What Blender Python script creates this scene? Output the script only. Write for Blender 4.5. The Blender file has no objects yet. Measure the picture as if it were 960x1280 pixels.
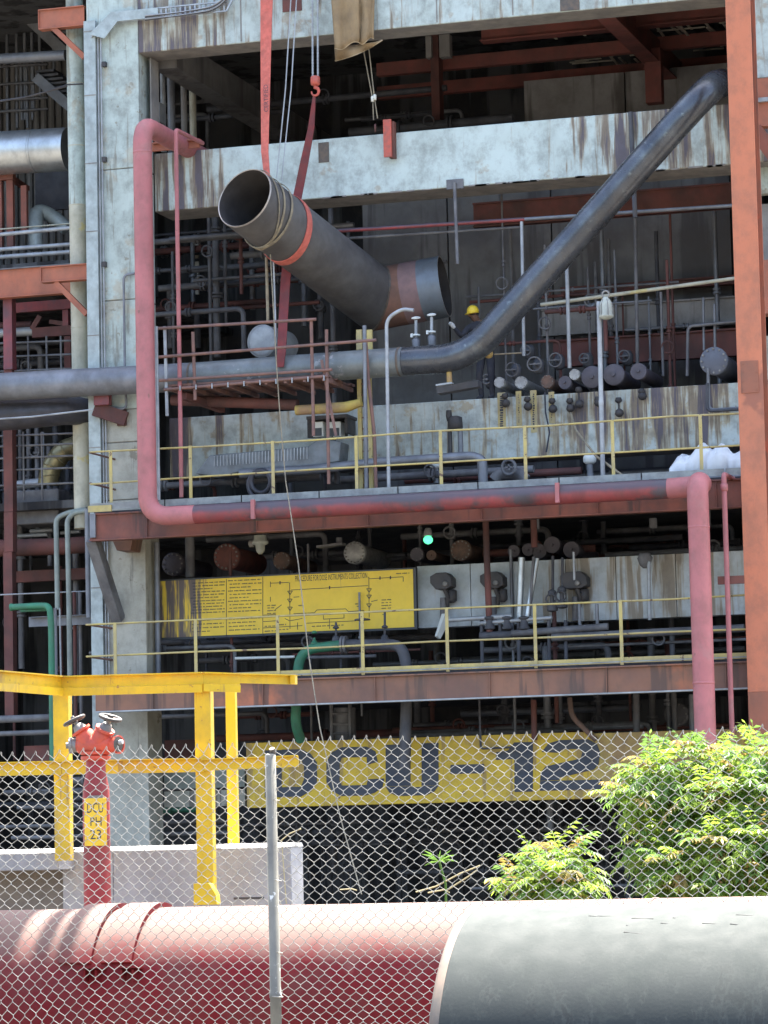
import bpy, math, random
from mathutils import Vector, Matrix, noise
random.seed(7)
RD = math.radians
S = bpy.context.scene
COL = S.collection
# ------------------------------------------------------------------ camera
EYE = Vector((0.0, 0.0, 2.1)); FPX = 4266.0
YAW, PITCH, ROLL = RD(17.085), RD(5.929), RD(1.247)
_f = Vector((-math.sin(YAW)*math.cos(PITCH), math.cos(YAW)*math.cos(PITCH), math.sin(PITCH)))
_r = Vector((math.cos(YAW), math.sin(YAW), 0)); _u = _r.cross(_f)
R2 = _r*math.cos(ROLL) - _u*math.sin(ROLL); U2 = _u*math.cos(ROLL) + _r*math.sin(ROLL)
cam = bpy.data.cameras.new('camera'); cam_o = bpy.data.objects.new('camera', cam); COL.objects.link(cam_o)
cam.sensor_fit = 'VERTICAL'; cam.sensor_height = 36.0; cam.sensor_width = 27.0
cam.lens = FPX/1280*36.0; cam.clip_start = 0.5; cam.clip_end = 3000
_m = Matrix((R2, U2, -_f)).transposed().to_4x4(); _m.translation = EYE
cam_o.matrix_world = _m
S.camera = cam_o
# ------------------------------------------------------------------ sky, sun, exposure
SUN_EL, SUN_AZ = RD(65), RD(3)
w = bpy.data.worlds.new('World'); S.world = w; w.use_nodes = True
nt = w.node_tree; bg = nt.nodes['Background']; sk = nt.nodes.new('ShaderNodeTexSky')
sk.sky_type = 'NISHITA'; sk.sun_disc = False; sk.sun_elevation = SUN_EL; sk.sun_rotation = SUN_AZ
sk.air_density = 1.0; sk.dust_density = 4.0; sk.ozone_density = 1.0
nt.links.new(sk.outputs[0], bg.inputs[0]); bg.inputs[1].default_value = 0.08
sv = Vector((math.sin(SUN_AZ)*math.cos(SUN_EL), math.cos(SUN_AZ)*math.cos(SUN_EL), math.sin(SUN_EL)))
sl = bpy.data.lights.new('sun', 'SUN'); sl.energy = 4.4; sl.angle = RD(0.4); sl.color = (1, .95, .87)
so = bpy.data.objects.new('sun', sl); COL.objects.link(so); so.rotation_euler = sv.to_track_quat('Z', 'Y').to_euler()
S.cycles.max_bounces = 6; S.cycles.diffuse_bounces = 3; S.cycles.glossy_bounces = 2; S.cycles.transmission_bounces = 2
S.view_settings.view_transform = 'Standard'; S.view_settings.look = 'None'
S.view_settings.exposure = 3.2; S.view_settings.gamma = 1.0; S.view_settings.use_curve_mapping = False

def P(px, py, Y):
    """world point on the plane Y=const seen at photo pixel (960x1280)"""
    d = _f*FPX + R2*(px-480) + U2*(640-py)
    return EYE + d*(Y/d.y)
def PX(px, Y, py=600): return P(px, py, Y).x
def PZ(py, Y, px=480): return P(px, py, Y).z
def m_per_px(Y): return (Y*1.046)/FPX

# ------------------------------------------------------------------ materials
MATS = {}
def mat(name, c, c2=None, rough=.6, metal=0., scale=3., streak=None, patch=None, bump=0., bscale=60., grime=0., emit=None, spec=.35, stretch=(1, 1, 1), dust_and_sun=None, trans=0., wear=1.):
    """c/c2: mottled base; streak=(colour, amount 0..1, freq, [(X,amt)..]) run-down stains; patch=(colour, threshold, scale) worn patches"""
    if name in MATS: return MATS[name]
    m = bpy.data.materials.new(name); m.use_nodes = True; t = m.node_tree; N = t.nodes; L = t.links
    b = N['Principled BSDF']; b.inputs['Roughness'].default_value = rough; b.inputs['Metallic'].default_value = metal
    b.inputs['Specular IOR Level'].default_value = spec
    geo = N.new('ShaderNodeNewGeometry')
    def vec(sx, sy, sz):
        mp = N.new('ShaderNodeMapping'); mp.inputs['Scale'].default_value = (sx, sy, sz)
        L.new(geo.outputs['Position'], mp.inputs['Vector']); return mp.outputs[0]
    def nz(v, sc, det=5, ro=.55):
        n = N.new('ShaderNodeTexNoise'); n.inputs['Scale'].default_value = sc; n.inputs['Detail'].default_value = det; n.inputs['Roughness'].default_value = ro
        L.new(v, n.inputs['Vector']); return n.outputs['Fac']
    def ramp(v, lo, hi):
        r = N.new('ShaderNodeMapRange'); r.interpolation_type = 'SMOOTHSTEP'; r.inputs[1].default_value = lo; r.inputs[2].default_value = hi
        L.new(v, r.inputs[0]); return r.outputs[0]
    def mix(f, a, bb):
        x = N.new('ShaderNodeMix'); x.data_type = 'RGBA'
        if isinstance(f, float): x.inputs['Factor'].default_value = f
        else: L.new(f, x.inputs['Factor'])
        for i, q in ((6, a), (7, bb)):
            if isinstance(q, tuple): x.inputs[i].default_value = (*q, 1)
            else: L.new(q, x.inputs[i])
        return x.outputs[2]
    def mth(op, a, bb):
        x = N.new('ShaderNodeMath'); x.operation = op
        for i, q in ((0, a), (1, bb)):
            if isinstance(q, (int, float)): x.inputs[i].default_value = q
            else: L.new(q, x.inputs[i])
        return x.outputs[0]
    col = c
    if c2: col = mix(ramp(nz(vec(*stretch), scale), .32, .68), c, c2)
    if patch:
        for pp in (patch if isinstance(patch, list) else [patch]):
            pc, th, sc = pp[:3]; sf = pp[3] if len(pp) > 3 else .05
            col = mix(ramp(nz(vec(1, 1, 1), sc, 5, .62), th, th+sf), col, pc)
    if streak:
        sc_, amt, fr = streak[:3]
        n = nz(vec(fr, fr, fr*.07), 1.0, 4, .6)
        n2 = nz(vec(fr*.3, fr*.3, fr*.12), 1.0, 3, .5)
        n = mth('ADD', mth('MULTIPLY', n, .7), mth('MULTIPLY', n2, .3))
        if len(streak) > 3:
            xs = streak[3]; sep = N.new('ShaderNodeSeparateXYZ'); L.new(geo.outputs['Position'], sep.inputs[0])
            mr = N.new('ShaderNodeMapRange'); mr.inputs[1].default_value = xs[0][0]; mr.inputs[2].default_value = xs[-1][0]; L.new(sep.outputs[0], mr.inputs[0])
            cr = N.new('ShaderNodeValToRGB'); e = cr.color_ramp.elements
            span = xs[-1][0]-xs[0][0]
            while len(e) < len(xs): e.new(.5)
            for i, (x, a) in enumerate(xs):
                e[i].position = (x-xs[0][0])/span; e[i].color = (a, a, a, 1)
            L.new(mr.outputs[0], cr.inputs[0]); a_ = cr.outputs[0]
        else: a_ = amt
        thv = mth('ADD', mth('ADD', mth('MULTIPLY', mth('SUBTRACT', n, .5), 1.7), .5), mth('SUBTRACT', mth('MULTIPLY', a_, .62), .27))
        cs = sc_ if isinstance(sc_, list) else [sc_]
        for k, cc in enumerate(cs):
            nn = thv if k == 0 else mth('ADD', mth('SUBTRACT', thv, .085*k), mth('MULTIPLY', mth('SUBTRACT', nz(vec(fr*1.7, fr*1.7, fr*.06), 1.3+k, 3), .5), .35))
            col = mix(mth('MULTIPLY', ramp(nn, .5, .62 if k == 0 else .58), .8), col, cc)
    wf = mth('MULTIPLY', ramp(nz(vec(1, 1, .8), 3.7, 5, .72), .38, .72), .30)
    if wear: col = mix(mth('MULTIPLY', wf, wear), col, (.10, .085, .07))
    if grime: col = mix(mth('MULTIPLY', ramp(nz(vec(1, 1, .6), 1.1, 5, .66), .42, .75), grime), col, (.035, .032, .035))
    if dust_and_sun:   # upward faces: dusty or sooty tops, and sunlight painted on both mains: (colour, amount, lo, hi)
        sp_ = N.new('ShaderNodeSeparateXYZ'); L.new(geo.outputs['Normal'], sp_.inputs[0])
        nn_ = mth('ADD', sp_.outputs[2], mth('MULTIPLY', mth('SUBTRACT', nz(vec(1, 1, 1), 4., 4, .65), .5), .5))
        col = mix(mth('MULTIPLY', ramp(nn_, dust_and_sun[2], dust_and_sun[3]), dust_and_sun[1]), col, dust_and_sun[0])
    if isinstance(col, tuple): b.inputs['Base Color'].default_value = (*col, 1)
    else: L.new(col, b.inputs['Base Color'])
    rn = mth('ADD', mth('MULTIPLY', nz(vec(1, 1, 1), 7., 2), .3), rough-.15); L.new(rn, b.inputs['Roughness'])
    if bump:
        bp = N.new('ShaderNodeBump'); bp.inputs['Strength'].default_value = bump; bp.inputs['Distance'].default_value = .01
        L.new(nz(vec(1, 1, 1), bscale, 3, .6), bp.inputs['Height']); L.new(bp.outputs[0], b.inputs['Normal'])
    if emit:
        b.inputs['Emission Color'].default_value = (*emit[0], 1); b.inputs['Emission Strength'].default_value = emit[1]
    if trans:
        tr = N.new('ShaderNodeBsdfTranslucent'); ad = N.new('ShaderNodeMixShader'); ad.inputs[0].default_value = trans
        if not isinstance(col, tuple): L.new(col, tr.inputs[0])
        else: tr.inputs[0].default_value = (*col, 1)
        L.new(b.outputs[0], ad.inputs[1]); L.new(tr.outputs[0], ad.inputs[2]); L.new(ad.outputs[0], N['Material Output'].inputs[0])
    MATS[name] = m; return m
YF = 58.0
SOOT = (.045, .04, .055); BRN = (.20, .15, .11); PUR = (.105, .095, .13)
X_ = lambda px: PX(px, YF)
mat('white_beam', (.57, .66, .625), (.53, .61, .57), .75, patch=[((.47, .47, .40), .64, 2.6, .08), ((.38, .36, .3), .70, 7)], scale=1.6, bump=.25, bscale=25, grime=.16, wear=1.5, streak=([(.36, .31, .23), (.21, .16, .115), PUR], .2, 6.5, [(X_(180), .74), (X_(255), .66), (X_(285), .18), (X_(660), .16), (X_(730), .54), (X_(800), .68), (X_(930), .66)]))
mat('top_beam', (.52, .60, .57), (.47, .54, .50), .8, patch=[((.42, .40, .33), .6, 2.2, .08), ((.3, .27, .22), .70, 7)], scale=2, bump=.25, bscale=25, grime=.22, wear=1.6, streak=([(.36, .32, .25), (.22, .18, .13), PUR], .3, 6.5, [(X_(165), .68), (X_(255), .68), (X_(290), .48), (X_(420), .34), (X_(960), .34)]))
mat('low_beam', (.54, .60, .57), (.49, .53, .48), .8, patch=[((.44, .40, .30), .58, 2.2, .08), ((.3, .25, .17), .68, 6)], scale=2, bump=.2, bscale=25, grime=.22, wear=1.6, streak=([(.40, .33, .21), (.22, .17, .12), PUR], .3, 6.5, [(X_(190), .8), (X_(250), .5), (X_(290), .36), (X_(600), .38), (X_(690), .58), (X_(780), .72), (X_(930), .66)]))
mat('panel_white', (.50, .55, .58), (.42, .45, .44), .7, scale=2.2, bump=.15, bscale=25, streak=([(.36, .32, .25), (.24, .2, .15)], .3, 6, [(X_(520), .1), (X_(640), .3), (X_(700), .52), (X_(940), .5)]))
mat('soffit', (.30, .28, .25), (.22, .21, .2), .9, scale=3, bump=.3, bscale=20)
mat('column_paint', (.50, .58, .535), (.45, .52, .475), .8, scale=2.2, bump=.35, bscale=18, patch=[((.46, .46, .38), .54, 1.6, .08), ((.33, .33, .27), .62, 4), ((.2, .2, .17), .70, 9)], streak=((.26, .25, .2), .34, 6), grime=.16, wear=1.5)
mat('column_low', (.46, .45, .38), (.36, .35, .29), .85, scale=1.8, bump=.35, bscale=18, patch=((.25, .23, .18), .62, 2.6), streak=((.12, .11, .1), .24, 4))
mat('clad_grey', (.22, .24, .25), (.15, .165, .17), .55, .3, scale=5, bump=.3, bscale=30)
mat('galv_cover', (.46, .52, .51), (.36, .41, .40), .6, .3, scale=6, bump=.2, bscale=90)
mat('conc', (.34, .33, .32), (.26, .25, .24), .9, scale=1.5, bump=.3, bscale=30, streak=((.12, .11, .1), .3, 3))
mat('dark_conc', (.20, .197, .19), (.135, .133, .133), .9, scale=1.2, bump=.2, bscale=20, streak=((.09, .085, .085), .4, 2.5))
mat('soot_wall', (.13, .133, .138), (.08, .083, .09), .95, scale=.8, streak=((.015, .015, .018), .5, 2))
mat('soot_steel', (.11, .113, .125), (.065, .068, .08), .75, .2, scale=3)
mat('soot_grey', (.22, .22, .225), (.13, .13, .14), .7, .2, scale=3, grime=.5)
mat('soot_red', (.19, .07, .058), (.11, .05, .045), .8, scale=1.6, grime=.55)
mat('dim_red', (.27, .085, .07), (.19, .07, .06), .8, scale=1.6, grime=.4)
mat('red_beam', (.28, .095, .065), (.17, .07, .055), .75, scale=1.5, grime=.5, streak=((.08, .05, .045), .25, 4))
mat('riser_red', (.50, .175, .175), (.43, .15, .15), .55, scale=1.2, bump=.08, bscale=40, patch=[((.40, .19, .18), .55, 1.3, .2), ((.30, .14, .12), .66, 6)], grime=.22)
mat('riser_dull', (.36, .07, .07), (.26, .06, .065), .5, scale=2, grime=.6, patch=((.10, .08, .09), .52, 1.2, .15), dust_and_sun=((.085, .075, .09), .9, -.2, .4))
mat('orange_steel', (.57, .195, .105), (.48, .18, .105), .7, scale=.9, patch=[((.33, .13, .085), .60, .55), ((.62, .15, .08), .66, 1.1)], streak=((.25, .10, .07), .18, 3))
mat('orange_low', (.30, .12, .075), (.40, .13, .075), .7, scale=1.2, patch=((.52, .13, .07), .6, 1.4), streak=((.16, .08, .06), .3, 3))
mat('orange_beam', (.50, .16, .09), (.36, .14, .09), .75, scale=1, grime=.25)
mat('floor_rust', (.29, .145, .092), (.19, .105, .08), .8, scale=.8, patch=((.48, .17, .09), .6, .45, .1), streak=((.12, .08, .065), .4, 5))
mat('toe_grey', (.36, .38, .36), (.24, .25, .25), .7, .2, scale=4, bump=.3, bscale=80)
mat('rail_yellow', (.55, .44, .15), (.46, .38, .18), .6, scale=3, patch=[((.38, .31, .17), .52, 2, .2), ((.16, .10, .07), .62, 9)])
mat('rail_rust', (.26, .14, .11), (.18, .11, .10), .8, scale=6)
mat('steel_pipe', (.25, .28, .28), (.18, .20, .21), .45, .3, scale=2, stretch=(1, 1, .5), patch=((.42, .43, .43), .62, 3.2), grime=.35)
mat('diag_pipe', (.075, .085, .10), (.12, .13, .145), .28, .5, scale=1.2, patch=[((.20, .22, .22), .52, 2.4, .3), ((.33, .36, .35), .6, 6.5, .2)], grime=.4, bump=.06)
mat('hang_pipe', (.17, .165, .16), (.125, .12, .12), .62, .35, scale=2.5, grime=.3, bump=.1, bscale=30)
mat('hang_in', (.07, .065, .065), (.05, .045, .045), .8, .2, scale=3)
mat('hang_rust', (.26, .13, .09), (.18, .10, .075), .85, scale=4)
mat('hang_pink', (.29, .18, .17), (.23, .15, .15), .8, scale=4)
mat('hang_blue', (.20, .23, .26), (.17, .20, .23), .5, .3, scale=3)
mat('rim_bare', (.5, .45, .4), (.4, .36, .32), .5, .5, scale=8)
mat('alu', (.60, .63, .63), (.5, .53, .54), .4, .8, scale=2, bump=.15, bscale=5)
mat('gold_foil', (.42, .36, .2), (.3, .26, .14), .42, .7, scale=4, bump=.2, bscale=8)
mat('cream_pipe', (.55, .53, .42), (.44, .42, .32), .6, scale=2, patch=((.56, .48, .22), .62, 1.3), grime=.12)
mat('grey_pipe', (.24, .25, .27), (.17, .18, .2), .5, .3, scale=3, grime=.3)
mat('light_pipe', (.44, .46, .47), (.33, .35, .37), .5, .3, scale=4, grime=.15)
mat('pale_green', (.30, .34, .30), (.24, .27, .25), .6, scale=4)
mat('green_paint', (.045, .22, .125), (.04, .17, .10), .5, scale=4, grime=.15)
mat('black_wrap', (.045, .045, .055), (.075, .075, .09), .45, .2, scale=3, bump=.3, bscale=6)
mat('galv', (.46, .47, .47), (.36, .37, .38), .45, .6, scale=8)
mat('wire_rope', (.4, .42, .43), None, .5, .5)
mat('sling_coral', (.66, .17, .13), (.52, .13, .10), .85, scale=12, bump=.3, bscale=150)
mat('sling_dark', (.24, .05, .05), (.17, .045, .05), .85, scale=5)
mat('hook_red', (.62, .12, .08), (.45, .12, .09), .5, scale=12)
mat('canvas', (.33, .235, .13), (.27, .19, .105), .95, scale=3, bump=.3, bscale=60)
mat('canvas_hem', (.5, .4, .26), None, .95)
mat('rope_tan', (.34, .29, .2), (.22, .19, .14), .9, scale=9)
mat('sheet_white', (.72, .76, .78), (.62, .66, .7), .4, scale=3, wear=0.)
mat('board_yellow', (.92, .65, .075), (.84, .59, .075), .6, scale=2, streak=([(.26, .20, .13), PUR], .1, 10, [(X_(198), .66), (X_(222), .55), (X_(240), .28), (X_(258), .03), (X_(520), .0)]), wear=.3)
mat('board_frame', (.07, .08, .09), None, .6)
mat('sign_yellow', (.68, .47, .045), (.58, .39, .045), .65, scale=1.4, patch=[((.40, .27, .09), .58, .9, .15), ((.25, .16, .08), .66, 4)], streak=((.34, .23, .09), .3, 7))
mat('sign_rust', (.34, .22, .12), (.55, .42, .10), .8, scale=2)
mat('ink', (.05, .055, .07), None, .7, wear=0.)
mat('ink_blue', (.05, .06, .08), (.075, .082, .095), .75, scale=2, wear=.6)
mat('label_yellow', (.50, .40, .17), (.42, .36, .22), .7, scale=6)
mat('box_dark', (.04, .04, .045), (.06, .055, .055), .55, scale=5)
mat('gauge_face', (.7, .72, .68), None, .5, wear=0.)
mat('lamp_green', (.15, .45, .3), None, .3, emit=((.1, 1, .42), .2), wear=0.)
mat('lamp_glass', (.45, .47, .40), (.36, .38, .33), .3, scale=5)
mat('ferrule', (.75, .74, .65), None, .5)
mat('frame_yellow', (.74, .50, .018), (.66, .44, .018), .5, scale=3, bump=.06, bscale=40, patch=[((.58, .40, .06), .55, 2.2, .15), ((.30, .14, .05), .64, 9)], streak=((.42, .26, .05), .2, 14), grime=.18)
mat('hydrant_red', (.34, .028, .03), (.26, .025, .028), .5, scale=3, patch=[((.42, .26, .23), .66, 5), ((.2, .03, .03), .58, 2, .15)])
mat('valve_red', (.66, .10, .05), (.55, .08, .05), .5, scale=9)
mat('cast_dark', (.06, .055, .05), (.10, .09, .08), .6, .2, scale=9)
mat('cast_grey', (.30, .29, .27), (.2, .19, .18), .6, .3, scale=9)
mat('plate_yellow', (.86, .55, .03), (.78, .48, .04), .5, scale=8)
mat('wall_conc', (.36, .36, .37), (.30, .30, .31), .9, scale=2.5, bump=.35, bscale=50, streak=((.24, .23, .23), .22, 6))
mat('wall_brown', (.21, .18, .15), (.16, .14, .12), .95, scale=3, bump=.4, bscale=40)
mat('coping', (.60, .59, .57), (.5, .49, .48), .9, scale=6, bump=.4, bscale=60)
mat('red_main', (.17, .013, .017), (.14, .012, .016), .65, spec=.1, dust_and_sun=((.145, .098, .082), .92, .36, .72), scale=1.2, bump=.04, bscale=60, patch=((.2, .04, .04), .66, 2), streak=((.16, .03, .03), .15, 9))  # paler top is part dusty, part painted sunlight
mat('grey_main', (.035, .041, .0415), (.031, .037, .038), .75, .0, spec=.12, dust_and_sun=((.040, .047, .0445), .7, .35, .75), scale=1.2, bump=.06, bscale=60, stretch=(1, 1, .4), patch=[((.045, .053, .050), .57, 2.6, .1), ((.027, .031, .033), .6, 6, .1)], streak=([(.050, .057, .055), (.028, .032, .033)], .4, 14), wear=0.)  # slightly paler crown, part dusty, part painted sunlight
mat('rim_rust', (.17, .13, .10), (.11, .10, .09), .7, .2, scale=9)
mat('fence_wire', (.44, .42, .37), (.30, .28, .24), .5, .2, scale=10, wear=0.)
mat('fence_post', (.23, .22, .185), (.16, .155, .135), .7, .2, scale=5, patch=((.62, .62, .58), .62, 14), grime=.2)
mat('leaf_light', (.26, .34, .045), (.18, .29, .04), .45, scale=9, trans=.5, wear=0.)
mat('leaf_mid', (.12, .23, .05), (.15, .26, .05), .45, scale=9, trans=.45, wear=0.)
mat('leaf_young', (.34, .20, .07), (.28, .25, .06), .5, scale=9, trans=.35, wear=0.)
mat('bark', (.14, .11, .085), (.09, .075, .06), .9, scale=12)
mat('dry_stem', (.42, .36, .2), None, .8)
mat('ground', (.095, .085, .07), (.07, .065, .055), .95, scale=.6, bump=.4, bscale=8)
mat('skin', (.16, .085, .055), None, .55)
mat('shirt', (.022, .025, .035), (.03, .032, .045), .85, scale=6)
mat('helmet', (.80, .55, .04), None, .35)
mat('glove', (.6, .6, .58), None, .8)
mat('hair', (.015, .013, .012), None, .6)

# ------------------------------------------------------------------ mesh helpers
class MB:
    def __init__(s): s.v = []; s.f = []; s.sm = []
    def add(s, vs, fs, smooth=False):
        o = len(s.v); s.v += [tuple(v) for v in vs]; s.f += [tuple(i+o for i in f) for f in fs]
        s.sm += [smooth]*len(fs) if isinstance(smooth, bool) else smooth
        return s
    def box(s, a, b):
        x0, x1 = sorted((a[0], b[0])); y0, y1 = sorted((a[1], b[1])); z0, z1 = sorted((a[2], b[2]))
        return s.add([(x0, y0, z0), (x1, y0, z0), (x1, y1, z0), (x0, y1, z0), (x0, y0, z1), (x1, y0, z1), (x1, y1, z1), (x0, y1, z1)],
                     [(0, 3, 2, 1), (4, 5, 6, 7), (0, 1, 5, 4), (1, 2, 6, 5), (2, 3, 7, 6), (3, 0, 4, 7)])
    def bar(s, p, q, wx, wy, up=Vector((0, 0, 1)), taper=1.):
        """square bar from p to q; wx sideways width, wy along 'up'"""
        p, q = Vector(p), Vector(q); d = (q-p).normalized(); a = d.cross(up)
        if a.length < 1e-4: a = d.cross(Vector((0, 1, 0)))
        a.normalize(); b = a.cross(d); vs = []
        for c, k in ((p, 1.), (q, taper)):
            for i, j in ((-1, -1), (1, -1), (1, 1), (-1, 1)): vs.append(c + a*(i*wx/2*k) + b*(j*wy/2*k))
        return s.add(vs, [(0, 1, 2, 3), (7, 6, 5, 4), (0, 4, 5, 1), (1, 5, 6, 2), (2, 6, 7, 3), (3, 7, 4, 0)])
    def tube(s, pts, r, n=10, bend=0., caps=True, nb=5):
        pts = [Vector(p) for p in pts]
        if bend and len(pts) > 2:
            out = [pts[0]]
            for i in range(1, len(pts)-1):
                a, b, c = pts[i-1], pts[i], pts[i+1]; k = min(bend, (a-b).length*.48, (c-b).length*.48)
                A = b+(a-b).normalized()*k; C = b+(c-b).normalized()*k
                for j in range(nb+1):
                    t = j/nb; out.append(A*(1-t)**2 + b*2*t*(1-t) + C*t*t)
            out.append(pts[-1]); pts = out
        rs = r if isinstance(r, (list, tuple)) else [r]*len(pts)
        if len(rs) != len(pts): rs = [rs[0]+(rs[-1]-rs[0])*i/(len(pts)-1) for i in range(len(pts))]
        d0 = (pts[1]-pts[0]).normalized(); a = d0.cross(Vector((0, 0, 1)))
        if a.length < 1e-3: a = d0.cross(Vector((0, 1, 0)))
        a.normalize(); vs = []; m = len(pts)
        for i, p in enumerate(pts):
            if i == 0: d = d0
            elif i == m-1: d = (pts[i]-pts[i-1]).normalized()
            else: d = ((pts[i]-pts[i-1]).normalized()+(pts[i+1]-pts[i]).normalized()).normalized()
            a = (a - d*a.dot(d)).normalized(); b = d.cross(a)
            for k in range(n):
                t = 2*math.pi*k/n; vs.append(p + (a*math.cos(t)+b*math.sin(t))*rs[i])
        fs = [(i*n+k, i*n+(k+1) % n, (i+1)*n+(k+1) % n, (i+1)*n+k) for i in range(m-1) for k in range(n)]
        sm = [True]*len(fs)
        if caps: fs += [tuple(range(n-1, -1, -1)), tuple(range((m-1)*n, m*n))]; sm += [False, False]
        return s.add(vs, fs, sm)
    def lathe(s, base, axis, prof, n=16, flat=False):
        """prof: list of (distance along axis, radius)"""
        base = Vector(base); d = Vector(axis).normalized(); a = d.cross(Vector((0, 0, 1)))
        if a.length < 1e-3: a = d.cross(Vector((0, 1, 0)))
        a.normalize(); b = d.cross(a); vs = []
        for (h, r) in prof:
            for k in range(n):
                t = 2*math.pi*k/n; vs.append(base + d*h + (a*math.cos(t)+b*math.sin(t))*max(r, 1e-4))
        m = len(prof); fs = [(i*n+k, i*n+(k+1) % n, (i+1)*n+(k+1) % n, (i+1)*n+k) for i in range(m-1) for k in range(n)]
        sm = [not flat and abs(prof[i+1][0]-prof[i][0]) > 1e-5 for i in range(m-1) for k in range(n)]
        fs += [tuple(range(n-1, -1, -1)), tuple(range((m-1)*n, m*n))]; sm += [False, False]
        return s.add(vs, fs, sm)
    def torus(s, c, axis, R, r, n=18, k=6):
        d = Vector(axis).normalized(); a = d.cross(Vector((0, 0, 1)))
        if a.length < 1e-3: a = d.cross(Vector((0, 1, 0)))
        a.normalize(); b = d.cross(a); c = Vector(c); vs = []
        for i in range(n):
            t = 2*math.pi*i/n; e = a*math.cos(t)+b*math.sin(t)
            for j in range(k):
                q = 2*math.pi*j/k; vs.append(c + e*(R+r*math.cos(q)) + d*r*math.sin(q))
        return s.add(vs, [(i*k+j, ((i+1) % n)*k+j, ((i+1) % n)*k+(j+1) % k, i*k+(j+1) % k) for i in range(n) for j in range(k)], True)
    def prism(s, poly, Y0, Y1):
        """poly: list of (x,z) extruded along Y"""
        n = len(poly); vs = [(x, Y0, z) for x, z in poly]+[(x, Y1, z) for x, z in poly]
        return s.add(vs, [tuple(range(n)), tuple(range(2*n-1, n-1, -1))]+[(i, i+n, (i+1) % n+n, (i+1) % n) for i in range(n)])
    def build(s, name, m, parent=None, bevel=0.):
        me = bpy.data.meshes.new(name); me.from_pydata(s.v, [], s.f); me.validate(); me.update()
        if len(me.polygons) == len(s.sm): me.polygons.foreach_set('use_smooth', s.sm)
        me.materials.append(MATS[m])
        import bmesh
        bm = bmesh.new(); bm.from_mesh(me); bmesh.ops.recalc_face_normals(bm, faces=bm.faces); bm.to_mesh(me); bm.free()
        me.set_sharp_from_angle(angle=RD(63 if name not in ('wire', 'plastic_sheet') else 120))
        return link(name, me, parent, bevel)
def link(name, me, parent=None, bevel=0.):
    o = bpy.data.objects.new(name, me); COL.objects.link(o)
    if parent is not None:
        o.parent = parent; o.matrix_parent_inverse = Matrix.Translation(-WLOC[parent.name])
        WLOC[o.name] = WLOC[parent.name] if False else Vector((0, 0, 0))
    else: WLOC[o.name] = Vector((0, 0, 0))
    if bevel:
        b = o.modifiers.new('bevel', 'BEVEL'); b.width = bevel; b.segments = 2; b.limit_method = 'ANGLE'; b.angle_limit = RD(40)
    return o
WLOC = {}
def tag(o, label, cat, group=None, kind=None):
    if label: o['label'] = label
    if cat: o['category'] = cat
    if group: o['group'] = group
    if kind: o['kind'] = kind
    return o
def thing(name, label, cat, loc, group=None):
    o = bpy.data.objects.new(name, None); COL.objects.link(o); o.location = Vector(loc); o.empty_display_size = .2
    WLOC[o.name] = Vector(loc); return tag(o, label, cat, group)
def struct(name, mb, m, bevel=0.): return tag(mb.build(name, m, None, bevel), None, None, None, 'structure')
def fbox(mb, xl, xr, zt, zb, Y0, Y1):
    """box on the facade: xl/xr/zt/zb are photo pixels (px,py) read on the plane Y0"""
    return mb.box((P(*xl, Y0).x, Y0, P(*zt, Y0).z), (P(*xr, Y0).x, Y1, P(*zb, Y0).z))
def L3(pts): return [P(*p) for p in pts]
def pipe(name, label, cat, pts, rpx, m, bend=0., n=12, group=None, joints=(), jm=None, parent=None):
    """pipe through photo points (px,py,Y); joints = fractions along first-to-last straight runs where a coupling sits"""
    q = L3(pts); r = rpx*m_per_px(pts[0][2]); mb = MB(); mb.tube(q, r, n, bend)
    if parent is not None: return mb.build(name, m, parent)
    if not joints:
        return tag(mb.build(name, m), label, cat, group)
    t = thing(name, label, cat, q[0], group); mb.build('pipe_run', m, t)
    for (i, u) in joints:
        c = q[i].lerp(q[i+1], u); d = (q[i+1]-q[i]).normalized()
        MB().lathe(c-d*.05, d, [(0, r*1.02), (.012, r*1.09), (.088, r*1.09), (.1, r*1.02)], n).build('coupling', jm or m, t)
    return t
def grille(mb, pts, r, n=6): mb.tube(pts, r, n)

# ================================================================== SETTING
g = MB(); g.add([(-900, -60, 0), (900, -60, 0), (900, 1500, 0), (-900, 1500, 0)], [(0, 1, 2, 3)]); struct('ground', g, 'ground')

# ================================================================== PLANT BUILDING SHELL (walls, slabs)
XL, XR = PX(-220, 60), PX(1120, 60)
XC0, XC1 = PX(107, YF, 300), PX(183, YF, 700)
ZTOP = P(480, 0, YF).z + 1.2
def wall_thing(name, label, a, b, m, cat='wall'):
    return tag(MB().box(a, b).build(name, m), label, cat)
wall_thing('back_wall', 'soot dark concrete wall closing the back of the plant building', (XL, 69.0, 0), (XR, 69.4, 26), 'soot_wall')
wall_thing('added_end_wall', 'dark concrete end wall beyond the orange steel column, added to keep light out', (XR-.3, 58.6, 0), (XR, 68.99, 26), 'soot_wall')  # both end walls added to close off light and keep the interior dark
wall_thing('added_end_wall', 'dark concrete end wall left of the pipe structure, added to keep light out', (XL, 58.6, 0), (XL+.3, 68.99, 26), 'soot_wall')
t = thing('sun_block_storey', 'unseen upper storey wall above the stained top beam, added to block the sun', 'wall', (0, YF, ZTOP))  # out of view, added so the facade and hanging pipe stay in shade
MB().box((XC0-14, YF+.1, ZTOP), (XR, YF+.5, 26)).build('front_panel', 'top_beam', t)
MB().box((XL, YF+.55, ZTOP+.2), (XR, 69.5, ZTOP+.5)).build('roof_slab', 'soot_wall', t)
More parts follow.
